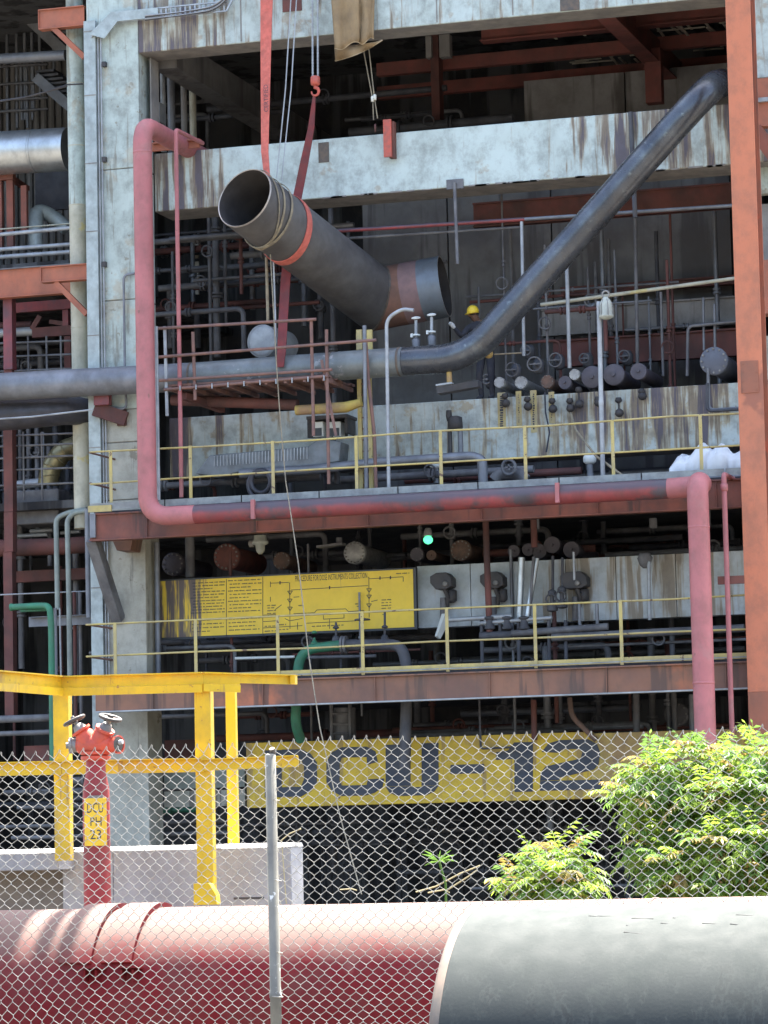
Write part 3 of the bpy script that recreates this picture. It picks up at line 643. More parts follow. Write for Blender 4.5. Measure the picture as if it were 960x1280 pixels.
# brown canvas
t = thing('canvas_sheet', 'brown canvas sheet hanging over the top beam', 'canvas', P(440, 40, 57.7))
def cloth(x_top, x_bot, y_top, ybl, ybr, Y, nu, nv, name, m, fold=.09, seed=0):
    mb = MB(); vs = []
    for j in range(nv+1):
        v = j/nv
        for i in range(nu+1):
            u = i/nu; px = (x_top[0]+(x_top[1]-x_top[0])*u)*(1-v)+(x_bot[0]+(x_bot[1]-x_bot[0])*u)*v
            py = y_top+(ybl+(ybr-ybl)*u+3*math.sin(u*6)-y_top)*v
            yy = Y-.06-fold*(.5+.5*math.sin(u*9+seed+v*.8))*(.35+.65*v)-.05*noise.noise(Vector((u*4, v*5, seed)))
            vs.append(P(px, py, yy))
    mb.add(vs, [(j*(nu+1)+i, j*(nu+1)+i+1, (j+1)*(nu+1)+i+1, (j+1)*(nu+1)+i) for j in range(nv) for i in range(nu)], True)
    o = mb.build(name, m, t); sd = o.modifiers.new('thick', 'SOLIDIFY'); sd.thickness = .012; return o, vs
o, vs = cloth((410, 449), (419, 449), -60, 60, 54, 57.95, 16, 14, 'panel', 'canvas', .10, 0)
MB().tube(vs[-17:], .012, 5).build('hem', 'canvas_hem', t)
o, vs = cloth((450, 470), (448.5, 467), -60, 53, 49, 57.97, 10, 14, 'panel', 'canvas', .08, 3)
MB().tube(vs[-11:], .012, 5).build('hem', 'canvas_hem', t)
# back fold dipping lower
mb = MB(); vs = []; nu = 14
top = [P(418+(478-418)*i/nu, 60-9*i/nu, 57.99) for i in range(nu+1)]
bot = [P(419+(478-419)*i/nu, 76-2*(i/nu)*12+3*math.sin(i/nu*3.1)-(i/nu)**3*2, 58.0+.12*math.sin(i*.8)) for i in range(nu+1)]
mb.add(top+bot, [(i, i+1, nu+2+i, nu+1+i) for i in range(nu)], True); o = mb.build('back_fold', 'canvas', t); sd = o.modifiers.new('thick', 'SOLIDIFY'); sd.thickness = .012
MB().tube(bot, .011, 5).build('hem', 'canvas_hem', t)

# ================================================================== MIDDLE LEVEL EQUIPMENT
def drum(label, px, py, rpx, Y, m, length=1.2, bolts=0, name='exchanger_end', cat='vessel', group=None, dome=.0):
    c = P(px, py, Y); r = rpx*m_per_px(Y); ax = Vector((0, 1, 0))
    t = thing(name, label, cat, c, group)
    MB().lathe(c+ax*.1, ax, [(0, r*.82), (length, r*.82)], 18).build('shell', m, t)
    MB().lathe(c, ax, [(-dome, r*.3), (-dome*.7, r*.7), (0, r*.94), (.012, r), (.1, r)] if dome else [(0, r*.96), (.012, r), (.045, r), (.05, r*.95), (.06, r*.95), (.062, r), (.1, r)], 20).build('cover_flange', m, t)
    if bolts:
        mb = MB()
        for k in range(bolts):
            a = 2*math.pi*k/bolts; mb.lathe(c+Vector((math.cos(a)*r*.84, 0, math.sin(a)*r*.84)), (0, -1, 0), [(0, r*.075), (.03, r*.075)], 6, True)
        mb.build('bolt_ring', 'cast_grey', t)
    else: MB().lathe(c, (0, -1, 0), [(0, r*.2), (.05, r*.18)], 8).build('centre_boss', m, t)
    return t
mat('plum_end', (.12, .11, .13), (.09, .085, .105), .7, scale=5); mat('blue_end', (.15, .165, .20), (.12, .13, .16), .6, scale=4)
mat('brown_end', (.20, .12, .09), (.13, .09, .075), .75, scale=9, grime=.3)
mat('silver_end', (.5, .5, .48), (.36, .36, .36), .5, .3, scale=9); mat('redlead_end', (.26, .09, .07), (.18, .075, .065), .8, scale=7, grime=.3)
for lab, px, py, r, m, bo in (('small silver flange leftmost in the row above the stained beam', 624, 478, 7, 'silver_end', 6), ('silver bolted flange second in the row above the stained beam', 651, 478, 8, 'silver_end', 8),
        ('brown round flange third in the row above the stained beam', 684, 477, 8.5, 'brown_end', 8), ('dark round flange just left of the pale grey pole', 706, 478, 8.5, 'plum_end', 0),
        ('light silver flange highest of the row left of the pole', 718, 468, 7, 'silver_end', 6), ('round plum vessel end right behind the pale grey pole', 740, 471, 14, 'plum_end', 0),
        ('round plum vessel end right of the pale grey pole', 767, 468, 13.5, 'plum_end', 0), ('smaller plum vessel end at the right of the row', 798, 464, 10.5, 'plum_end', 0),
        ('large blue grey round vessel end near the orange column', 892, 451, 17.5, 'blue_end', 12)):
    drum(lab, px, py, r, YM+.25 if py > 455 else YM-.1, m, 1.4, bo)
for lab, px, py, r, m, bo in (('brown bolted flange right of the green lamp', 576, 688, 13.5, 'brown_end', 14), ('small brown round end below the green lamp', 539, 694, 6.5, 'brown_end', 0), ('dim round end left of the green lamp', 521, 693, 9, 'plum_end', 8),
        ('dark round end left of the three plum ends', 642, 689, 8, 'plum_end', 0), ('dim round end between plum ends at low level', 660, 687, 8, 'plum_end', 0), ('plum round end lowest over the silver struts', 674, 689, 9.5, 'plum_end', 0),
        ('plum round end highest over the white panel', 690, 681, 10.5, 'plum_end', 0), ('plum round end with a pin on top over the white panel', 714, 687, 10.5, 'plum_end', 0),
        ('large rust red bolted flange above the yellow board', 283, 696, 17.5, 'redlead_end', 16), ('small bolted grey flange above the yellow board middle', 352, 701, 11.5, 'brown_end', 10), ('dark large flange above the corroded end of the board', 216, 705, 15, 'plum_end', 12),
        ('grey bolted flange above the yellow board title', 443, 691, 14.5, 'silver_end', 16)):
    drum(lab, px, py, r, 59.6, m, 1.6, bo)
ORD_ = 'first second third fourth fifth sixth seventh'.split()
def drop_weight(px, y0, y1, lab, Y=YM-.12):
    t = thing('hanging_valve', lab, 'valve', P(px, y0, Y))
    MB().tube([P(px, y0, Y), P(px+1, y1, Y)], .018, 6).build('stem', 'box_dark', t)
    MB().lathe(P(px+1, y1-5, Y), (0, 0, -1), [(0, .03), (.03, .07), (.09, .085), (.13, .06), (.15, .02)], 8).build('knob', 'box_dark', t)
    MB().lathe(P(px, y0, Y), (0, 0, -1), [(0, .05), (.06, .07), (.1, .03)], 8).build('top_fitting', 'box_dark', t)
for px, y0, y1, w_ in ((631, 492, 504, 'over the first yellow label'), (659, 496, 508, 'over the second yellow label'), (690, 498, 511, 'over the fourth yellow label'), (712, 498, 510, 'below the light silver flange'), (723, 484, 505, 'below the highest silver flange'), (747, 496, 503, 'left of the pale grey pole'), (773, 497, 516, 'hanging lowest right of the pale pole'), (802, 486, 495, 'below the smaller plum vessel end')):
    drop_weight(px, y0, y1, 'small black drain valve '+w_)
# tall poles and thin verticals of the middle level
pipe('pale_pole', 'pale grey vertical pole with lamp, in front of the vessel ends', 'pole', [(748.5, 377, 57.2), (754, 608, 57.2)], 3.0, 'light_pipe', joints=((0, .02), (0, .55)))
t = thing('bulkhead_lamp', 'pale caged well glass lamp at the top of the grey pole', 'lamp', P(757, 378, 57.2))
MB().lathe(P(757, 371, 57.15), (0, 0, -1), [(0, .03), (.03, .06), (.10, .10), (.16, .115), (.30, .115), (.33, .13), (.36, .13), (.40, .05)], 14).build('glass_body', 'lamp_glass', t)
for k in range(6):
    a = k*math.pi/3; c = P(757, 371, 57.15); MB().tube([c+Vector((math.cos(a)*.07, math.sin(a)*.07, -.05)), c+Vector((math.cos(a)*.125, math.sin(a)*.125, -.17)), c+Vector((math.cos(a)*.125, math.sin(a)*.125, -.34))], .008, 5).build('guard_bar', 'cast_grey', t)
MB().torus(P(757, 368, 57.15), (0, 1, 0), .06, .018, 12, 6).build('hanger', 'cast_grey', t)
pipe('goose_neck_pipe', 'grey gooseneck vent pipe standing before the middle beam', 'pipe', [(517, 388, 57.1), (503, 386, 57.1), (483, 398, 57.1), (484.5, 500, 57.1), (486, 612, 57.1)], 2.4, 'light_pipe', bend=.25)
for lab, pts, r, m in (('pale thin standpipe left of the diagonal pipe', [(652, 277, 59.0), (655, 445, 59.0)], 2.2, 'light_pipe'), ('thin pale standpipe crossing under the diagonal pipe', [(708, 320, 58.9), (712, 460, 58.9)], 2.5, 'light_pipe'),
        ('thin dark standpipe in front of the grey partition', [(793, 215, 60.4), (797, 462, 60.4)], 2.4, 'soot_grey'), ('thin brown standpipe right of the pole lamp', [(826, 365, 60.2), (829, 470, 60.2)], 1.8, 'soot_grey'),
        ('thin pipe down to the blue grey vessel end', [(893, 380, 60.0), (894, 440, 60)], 1.9, 'grey_pipe'), ('thin pipe beside the blue grey vessel feed', [(879, 372, 60.0), (880, 438, 60)], 1.6, 'grey_pipe'),
        ('dark hanger rod under the upper white beam plate', [(568, 228, YU-.06), (572, 330, YU-.06)], 2.2, 'soot_grey'), ('dark downpipe behind the diagonal pipe on the white beam', [(788, 140, YU-.1), (794, 272, YU-.1)], 3, 'soot_steel')):
    pipe('thin_pipe', lab, 'pipe', pts, r, m, n=8)
pipe('thin_red_pipe', 'thin dull red horizontal line under the upper white beam', 'pipe', [(416, 289, 59.0), (656, 274, 59.0)], 2.6, 'riser_dull', n=8, joints=((0, .5),))
pipe('thin_pipe', 'thin grey line joining the red line to the diagonal pipe', 'pipe', [(656, 274, 59.0), (930, 256, 59.0)], 2.4, 'grey_pipe', n=8, joints=((0, .4),))
pipe('thin_pipe', 'thin dark line just below the thin red line', 'pipe', [(416, 299, 59.2), (650, 284, 59.2)], 1.8, 'soot_grey', n=8)
pipe('thin_pipe', 'pale cream line sloping behind the pole lamp', 'pipe', [(676, 381, 59.4), (925, 347, 59.4)], 2.4, 'cream_pipe', n=8, joints=((0, .3),))
pipe('thin_pipe', 'dark bent line above the blue grey vessel end', 'pipe', [(930, 401, 59.9), (860, 408, 59.9), (859, 470, 59.9)], 2, 'soot_grey', bend=.1, n=8)
pipe('thin_pipe', 'dark square loop on the right end of the stained beam', 'pipe', [(930, 510, YM-.1), (886, 513, YM-.1), (885, 460, YM-.1)], 2.2, 'grey_pipe', bend=.12, n=8)
pipe('thin_pipe', 'dark line crossing before the blue grey vessel end', 'pipe', [(884, 479, YM-.15), (884, 514, YM-.15), (930, 511, YM-.15)], 2.0, 'soot_steel', bend=.1, n=8)
for lab, a, b, yt, yb, Y, m in (('dim red steel beam directly under the upper white beam', 590, 930, 237, 268, 61.0, 'soot_red'), ('dim rust strip beam across the grey partition', 700, 930, 352, 363, 62.6, 'soot_red'), ('dim red beam behind the vessel ends', 690, 930, 418, 452, 61.5, 'soot_red'),
        ('dim cream wall strip behind the pole lamp', 676, 930, 378, 412, 62.2, 'conc')):
    t = thing('inner_beam', lab, 'beam', P((a+b)/2, yb, Y))
    zt, zb = PZ(yt, Y, 800), PZ(yb, Y, 800); x0, x1 = PX(a, Y, yt), PX(b, Y, yt)
    MB().box((x0, Y+.06, zb), (x1, Y+.1, zt)).build('web', m, t); MB().box((x0, Y, zt-.03), (x1, Y+.2, zt+.002)).build('flange', m, t); MB().box((x0, Y, zb), (x1, Y+.2, zb+.03)).build('flange', m, t)
# upper room: ceiling beams, slats, left inner columns
zc = PZ(28, 60, 600)
for lab, Y0, px0 in (('dim red ceiling beam nearest the top beam', 59.4, 470), ('dim red ceiling beam further back over the slats', 62.0, 600)):
    t = thing('ceiling_beam', lab, 'beam', (PX(px0, Y0, 60), Y0, zc)); xx0, xx1 = PX(px0, Y0, 60), PX(1100, Y0, 60); z0 = zc-.1 if Y0 < 60 else zc+.15
    MB().box((xx0, Y0, z0), (xx1, Y0+.28, z0+.03)).build('flange', 'dim_red', t); MB().box((xx0, Y0+.12, z0+.03), (xx1, Y0+.15, z0+.42)).build('web', 'dim_red', t)
    MB().box((xx0, Y0, z0+.42), (xx1, Y0+.28, z0+.45)).build('flange', 'red_beam', t)
t = thing('ceiling_beam', 'red cross beam running into the building above the diagonal pipe', 'beam', P(800, 80, 62))
xx = PX(778, 61, 60)
MB().box((xx-.17, 59.0, zc-.22), (xx+.17, 68.9, zc-.19)).build('flange', 'dim_red', t); MB().box((xx-.02, 59.0, zc-.19), (xx+.02, 68.9, zc+.4)).build('web', 'dim_red', t)
for lab, Y0 in (('dim red joist deepest in the upper room ceiling', 66.2), ('dim red joist between the two ceiling beams', 60.8), ('dim red joist behind the slats of the upper room', 64.2)):
    tag(MB().box((PX(470, Y0, 60), Y0, zc+.2), (PX(1100, Y0, 60), Y0+.16, zc+.46)).build('ceiling_joist', 'dim_red'), lab, 'joist')
t = thing('hanging_post', 'short red steel post hanging below the cross beam', 'post', P(815, 110, 63.4))
fbox(MB(), (806, 90), (826, 90), (815, 60), (815, 128), 63.4, 63.65).build('post_body', 'dim_red', t)
t = thing('steel_post', 'dark red post standing at the middle of the upper room', 'post', P(545, 150, 63.8))
fbox(MB(), (539, 110), (549, 110), (545, 40), (545, 170), 63.8, 64.1).build('post_body', 'soot_red', t)
fbox(MB(), (532, 60), (539, 60), (535, 45), (535, 72), 63.7, 63.9).build('gusset', 'conc', t); fbox(MB(), (549, 60), (562, 60), (555, 43), (555, 71), 63.7, 63.9).build('gusset', 'conc', t)
random.seed(11)
mat('lit_gap_paint', (.62, .56, .46), (.45, .41, .35), .8, scale=4)  # pale colour stands for brightness glimpsed through the ceiling grating
t = thing('slatted_ceiling', 'slatted ceiling above the diagonal pipe, pale battens painted as light through gaps', 'ceiling', (PX(760, 62, 60), 62, zc+.5))
for k in range(110):
    x = PX(640, 62, 70)+random.uniform(0, 5.4); y = random.uniform(60.2, 66); L_ = random.uniform(.4, 1.5)
    a = Vector((x, y, zc+.46+random.uniform(0, .05))); b = a+(Vector((0, L_, random.uniform(-.06, .06))) if k % 3 else Vector((L_*.6, random.uniform(-.1, .1), 0)))
    MB().bar(a, b, .05, .02).build('bright_bit', 'lit_gap_paint', t)
t = thing('concrete_beam', 'shaded concrete cross beam running back at upper left of the opening', 'beam', P(250, 120, 62))
xx = xb+.03
MB().box((xx, YF+.75, PZ(86, YF+.75, 190)-.02), (xx+.45, 68.9, PZ(86, YF+.75, 190)+.55)).build('beam_body', 'dark_conc', t)
for k, (px, r, m) in enumerate(((203, 3.5, 'light_pipe'), (213, 5, 'grey_pipe'), (229, 4, 'conc'), (240, 4.5, 'cream_pipe'))):
    pipe('inner_standpipe', ('slim pale', 'grey', 'brownish', 'broad cream')[k]+' standpipe in the shadow above the red support bar', 'pipe', [(px, 85, 60.2+.4*k), (px+2, 190, 60.2+.4*k)], r, m, n=10)
tag(fbox(MB(), (193, 140), (200, 140), (196, 128), (196, 152), 59.6, 59.9).build('junction_box', 'light_pipe'), 'small pale box on the column side by the slim pale standpipe', 'box')
t = thing('painted_gap', 'narrow gap painted bright on louvre slats deep left below the white beam', 'louvre', P(245, 330, 66))  # the bright gap is pale colour on slats, nothing lit behind
for k in range(9):
    y = 295+k*8; fbox(MB(), (241, y), (248, y), (244, y), (244, y+ (4 if k < 4 else 9)), 66.0, 66.05).build('lit_gap_paint', 'lit_gap_paint', t)

# ------------------------------------------------------------------ scaffold platform over the grey pipe
t = thing('scaffold_platform', 'rusty scaffold platform with plank deck and rails in front of grey pipe', 'scaffold', P(320, 490, 57.2))
YS0, YS1 = 57.0, 58.6
for px, y0, y1, m in ((206, 408, 520, 'light_pipe'), (389, 400, 545, 'rail_rust'), (408, 412, 605, 'rail_rust'), (241, 415, 500, 'rail_rust')):
    MB().tube([P(px, y0, YS0-.02), P(px+3, y1, YS0-.02)], .032, 8).build('standard', m, t)
for (a, b) in (((190, 411), (395, 399)), ((190, 447), (470, 425)), ((195, 476), (415, 462)), ((205, 487), (410, 470))):
    MB().tube([P(*a, YS0-.06), P(*b, YS0-.06)], .028, 8).build('ledger', 'rail_rust', t)
zp = P(310, 474, YS0).z
for k in range(6):
    y = YS0+.02+k*.25
    MB().box((PX(205, YS0, 480)+random.uniform(0, .1), y, zp-.045+random.uniform(0, .01)), (PX(412, YS0, 470)+random.uniform(-.1, .1), y+.225, zp)).build('plank', 'rail_rust', t)
for k in range(9):
    x = PX(212+k*24, YS0, 480); MB().box((x, YS0-.05, zp-.12), (x+.05, YS1, zp-.05)).build('transom', 'rail_rust', t)
for k in range(10):
    px = 225+k*20; c = P(px, 482-.07*(px-225), YS0-.1); MB().bar(c, c+Vector((0, 0, -.09)), .02, .02, Vector((0, 1, 0))).build('clamp', 'light_pipe', t)
MB().bar(P(230, 495, YS0+.2), P(278, 512, YS0+1.4), .12, .12).build('bearer', 'soot_red', t)
MB().bar(P(402, 450, YS0), P(420, 545, YS0+.05), .05, .05).build('brace', 'rail_rust', t)
pipe('scaffold_tube', 'rusty scaffold tube leaning before the control boxes', 'pole', [(457, 425, 57.3), (460, 470, 57.3), (468, 545, 57.3), (470, 610, 57.3)], 2.4, 'rail_rust', n=8)
tag(MB().tube(L3([(370, 513, 57.6), (432, 509, 57.6), (452, 503, 57.6)]), [.09, .1, .07], 10).build('wrapped_bundle', 'sign_rust'), 'yellow brown wrapped bundle under the scaffold platform', 'bundle')
tag(pipe('pipe_stub', 'short dull red pipe crossing below the scaffold planks', 'pipe', [(215, 500, 57.9), (372, 506, 57.9)], 7, 'soot_red', n=12), 'short dull red pipe crossing below the scaffold planks', 'pipe')
# storage drum
c = P(327, 426, 59.1)
t = thing('white_tank', 'dull white round tank end behind the scaffold rails', 'tank', c)
MB().lathe(c, (.15, 1, 0), [(0, .02), (.0, .24), (.015, .295), (.05, .305), (.9, .305)], 28).build('shell', 'light_pipe', t)
MB().torus(c+Vector((0, .03, 0)), (.15, 1, 0), .3, .012, 28, 6).build('rim', 'galv', t)
pipe('thin_pole', 'pale yellow thin pole below the mouth of the hanging pipe', 'pole', [(333, 322, 57.6), (335, 402, 57.6)], 2.0, 'rope_tan', n=6)
pipe('thin_pole', 'white thin line beside the yellow pole below the hanging pipe', 'rope', [(342, 326, 57.5), (345, 420, 57.5)], 1.2, 'light_pipe', n=6)
pipe('tag_line', 'long tan tag line rope trailing down to the ground', 'rope', [(338, 318, 57.0), (341, 372, 56.6), (345, 445, 56.5), (350, 520, 56.4), (357, 600, 56.2), (364, 645, 55.6), (373, 705, 55), (386, 820, 54), (400, 910, 53), (425, 1020, 52), (452, 1118, 51)], .75, 'rope_tan', n=5)
# ladder
t = thing('ladder', 'yellow vertical ladder up from the middle walkway past the grey pipe', 'ladder', P(455, 610, 58.1))
for px in (449.5, 462): MB().box((PX(px-2, 58.1, 500), 58.06, PZ(612, 58.1, px)), (PX(px+2.6, 58.1, 500), 58.14, PZ(417, 58.1, px))).build('stile', 'rail_yellow', t)
for k in range(14):
    y = 424+k*14; MB().tube([P(449, y, 58.1), P(463, y, 58.1)], .014, 6).build('rung', 'rail_rust', t)
for px in (448, 461): fbox(MB(), (px-2.5, 425), (px+4, 425), (px, 412), (px, 437), 57.9, 57.95).build('head_plate', 'rail_yellow', t)
pipe('grey_post', 'dark grey post standing in front of the yellow ladder', 'post', [(455.5, 407, 57.2), (458, 610, 57.2)], 2.6, 'grey_pipe', n=8)
# control station
t = thing('control_station', 'dark canopy with two pale control boxes behind the railing', 'control box', P(408, 545, 58.6))
fbox(MB(), (383, 530), (434, 530), (408, 519), (408, 523), 58.3, 58.9).build('canopy', 'box_dark', t); fbox(MB(), (384, 530), (433, 530), (408, 523), (408, 546), 58.8, 58.88).build('back_plate', 'box_dark', t)
fbox(MB(), (431, 530), (434, 530), (432, 520), (432, 541), 58.35, 58.85).build('side_plate', 'box_dark', t)
for a, b in ((391, 404), (411, 426)):
    o = fbox(MB(), (a, 535), (b, 535), ((a+b)/2, 527), ((a+b)/2, 546), 58.45, 58.7).build('control_box', 'gauge_face', t, .01)
    fbox(MB(), (a+1, 540), (b-2, 540), ((a+b)/2, 535), ((a+b)/2, 545), 58.44, 58.446).build('dark_panel', 'board_frame', o)
pipe('station_leg', 'dark cable drop below the control boxes', 'cable', [(416, 546, 58.5), (420, 575, 58.4), (422, 605, 58.4)], 4, 'box_dark', n=6)
# insulated duct lying along the walkway
t = thing('insulated_duct', 'grey clad insulated duct with sloped ends behind the railing', 'duct', P(330, 585, 57.9))
YD = 57.9
pl = [(244, 592), (262, 569), (385, 558), (400, 547), (426, 552), (424, 577), (395, 582), (300, 590), (272, 597)]
MB().prism([(P(a, b, YD).x, P(a, b, YD).z) for a, b in pl], YD, YD+.5).build('cladding', 'clad_grey', t, .02)
for k in range(30):
    px = 268+k*4; MB().bar(P(px, 570-.1*(px-268), YD-.012), P(px, 583-.08*(px-268), YD-.012), .012, .015, Vector((0, 1, 0))).build('corrugation', 'galv', t)
MB().tube(L3([(300, 592, YD-.05), (400, 586, YD-.05), (470, 578, YD-.05), (590, 570, YD-.05), (603, 574, YD-.05), (604, 603, YD-.05)]), .085, 10, .12).build('outlet_pipe', 'grey_pipe', t)
pipe('grey_conduit', 'paired grey conduit bending down before the middle beam', 'conduit', [(520, 578, YD+.4), (585, 566, YD+.4), (598, 570, YD+.4), (600, 600, YD+.4)], 2.2, 'light_pipe', bend=.15, n=8)
t = thing('hose_bundle', 'dark coiled hose lying behind the railing', 'hose', P(320, 605, 57.6))
for k, R_ in enumerate((.26, .2)): MB().torus(P(326, 606-4*k, 57.8), (.2, 1, .1), R_, .045, 18, 8).build('coil', 'black_wrap', t)
for lab, px in (('white flood lamp under the beam left of middle', 545), ('white flood lamp under the beam near the pale pole', 737)):
    y = 580 if px < 600 else 574
    t = thing('flood_lamp', lab, 'lamp', P(px, y, YM-.2))
    MB().lathe(P(px, y-5, YM-.2), (0, 0, -1), [(0, .1), (.03, .12), (.12, .12), (.16, .07)], 10).build('shade', 'gauge_face', t)
    MB().tube([P(px, y+5, YM-.2), P(px+1, y+24, YM-.2)], .06, 8).build('stalk', 'grey_pipe', t)
t = thing('gate_valve', 'black gate valve with actuator standing before the white beam', 'valve', P(566, 566, 58.9))
MB().tube([P(563, 568, 58.9), P(562, 520, 58.9)], .04, 8).build('stem', 'box_dark', t); MB().tube([P(576, 566, 58.9), P(575, 530, 58.9)], .05, 8).build('stem', 'grey_pipe', t)
MB().lathe(P(569, 520, 58.85), (0, 0, -1), [(0, .06), (.03, .13), (.22, .14), (.27, .06)], 10).build('actuator', 'box_dark', t)
MB().lathe(P(561, 513, 58.85), (0, 0, -1), [(0, .05), (.1, .06), (.2, .04)], 8).build('cap', 'box_dark', t)
t = thing('gate_valve', 'dark handwheel valve low behind the railing right of middle', 'valve', P(637, 590, 58.3))
MB().torus(P(636, 584, 58.2), (.2, 1, .1), .13, .03, 18, 6).build('handwheel', 'soot_grey', t); MB().tube(L3([(618, 600, 58.4), (624, 592, 58.4), (650, 592, 58.4), (657, 600, 58.4)]), .11, 12, .15).build('body', 'soot_grey', t)
MB().bar(P(632, 584, 58.2), P(641, 584, 58.2), .03, .03).build('spoke', 'soot_grey', t); MB().bar(P(636, 580, 58.2), P(637, 588, 58.2), .03, .03, Vector((0, 1, 0))).build('spoke', 'soot_grey', t)
pipe('loose_cable', 'black cable slanting down from the stained beam to the walkway', 'cable', [(713, 515, YM-.1), (720, 538, 58.6), (745, 570, 57.4), (779, 595, 57)], 1.6, 'rope_tan', n=6)
pipe('loose_cable', 'thin black cable dangling over the yellow labels', 'cable', [(681, 490, YM-.1), (682, 515, YM-.1), (687, 540, YM-.15), (683, 565, YM-.1)], 1.1, 'ink', n=5)
for k, (px, py, Y) in enumerate(((668, 455, 59.6), (694, 450, 59.9), (640, 462, 59.5), (608, 474, 59.6), (657, 438, 60.1), (730, 448, 60.2), (780, 445, 60.4))):
    t = thing('wheel_valve', 'small sooty handwheel valve above the stained beam, '+ORD_[k]+' from left', 'valve', P(px, py, Y), 'handwheel valves above the stained beam'); c = P(px, py, Y); r_ = random.uniform(.08, .13)
    MB().torus(c, (random.uniform(-.4, .4), 1, random.uniform(-.3, .3)), r_, .016, 16, 6).build('handwheel', 'soot_grey', t); MB().bar(c-Vector((r_, 0, 0)), c+Vector((r_, 0, 0)), .02, .02).build('spoke', 'soot_grey', t); MB().tube([c, c+Vector((0, .3, 0))], .025, 6).build('stem', 'soot_grey', t)
    MB().lathe(c+Vector((0, .3, -.14)), (0, 0, 1), [(0, .06), (.05, .1), (.2, .11), (.28, .06)], 10).build('body', 'soot_steel', t)
# plastic sheet
def crumple(name, label, cat, px0, px1, ytop, ybot, Y, m):
    nu, nv = 64, 26; vs = []
    for j in range(nv+1):
        for i in range(nu+1):
            u, v = i/nu, j/nv
            env = math.sin(math.pi*min(1, .06+u*.9))**.5*(.72+.28*math.sin(u*11+.6)**2)
            base = P(px0+(px1-px0)*u, ybot-7*u, Y)
            nzv = noise.noise(Vector((u*5, v*3, 2.2)))*.05+abs(noise.noise(Vector((u*12, v*7, 5))))*.035+noise.noise(Vector((u*28, v*14, 1)))*.014
            h = 1.1*(ybot-ytop)*m_per_px(Y)*env*math.sin(math.pi*(.04+.92*v))**.55
            vs.append((base.x+nzv*.8, Y+v*.9-nzv*1.2, (base.z+max(0, h+nzv)) if 0 < j < nv else zt2+.065))
    mb = MB(); mb.add(vs, [(j*(nu+1)+i, j*(nu+1)+i+1, (j+1)*(nu+1)+i+1, (j+1)*(nu+1)+i) for j in range(nv) for i in range(nu)], True)
    o = mb.build(name, m); sd = o.modifiers.new('thick', 'SOLIDIFY'); sd.thickness = .01
    return tag(o, label, cat)
crumple('plastic_sheet', 'crumpled white plastic sheet on the walkway near the orange column', 'sheet', 836, 932, 557, 592, 57.2, 'sheet_white')
# valves standing over the grey pipe
for lab, px, yt in (('white handwheel valve behind the grey pipe, left of the two', 520, 400), ('white handwheel valve behind the grey pipe, right of the two', 539.5, 396)):
    t = thing('stem_valve', lab, 'valve', P(px, 430, 58.2))
    MB().tube([P(px, yt, 58.2), P(px, 436, 58.2)], .03, 8).build('stem', 'light_pipe', t)
    MB().lathe(P(px, yt-1, 58.2), (0, -.2, 1), [(0, .03), (.01, .085), (.035, .085), (.05, .02)], 10).build('handwheel', 'gauge_face', t)
    MB().lathe(P(px, yt+20, 58.2), (0, 0, 1), [(0, .08), (.03, .08)], 8).build('yoke_plate', 'gauge_face', t)
    MB().lathe(P(px, yt+22, 58.2), (0, 0, -1), [(0, .04), (.05, .08), (.2, .07)], 10).build('bonnet', 'grey_pipe', t)
    MB().box(P(px-7, yt+17, 58.15), P(px-3, yt+22, 58.2)).build('tag_plate', 'gauge_face', t)
t = thing('pipe_shoe', 'rust yellow pipe shoe under the bend of the grey pipe', 'support', P(561, 478, YG))
MB().tube([P(561, 458, YG), P(562, 480, YG)], .05, 10).build('post', 'sign_rust', t); MB().bar(P(546, 482, YG), P(566, 479, YG), .14, .03).build('shoe_plate', 'light_pipe', t)
MB().bar(P(548, 489, YG+.4), P(600, 480, YG+.4), .25, .12).build('bearer', 'soot_steel', t)
t = thing('hand_lamp', 'orange brown lamp head on a thin arm under the diagonal pipe', 'lamp', P(612, 443, 58.2))
MB().lathe(P(613, 443, 58.3), (-.3, -1, 0), [(0, .05), (.03, .08), (.12, .075), (.16, .03)], 10).build('head', 'sign_rust', t); MB().tube([P(618, 443, 58.3), P(652, 441, 58.4)], .014, 6).build('arm', 'rope_tan', t)

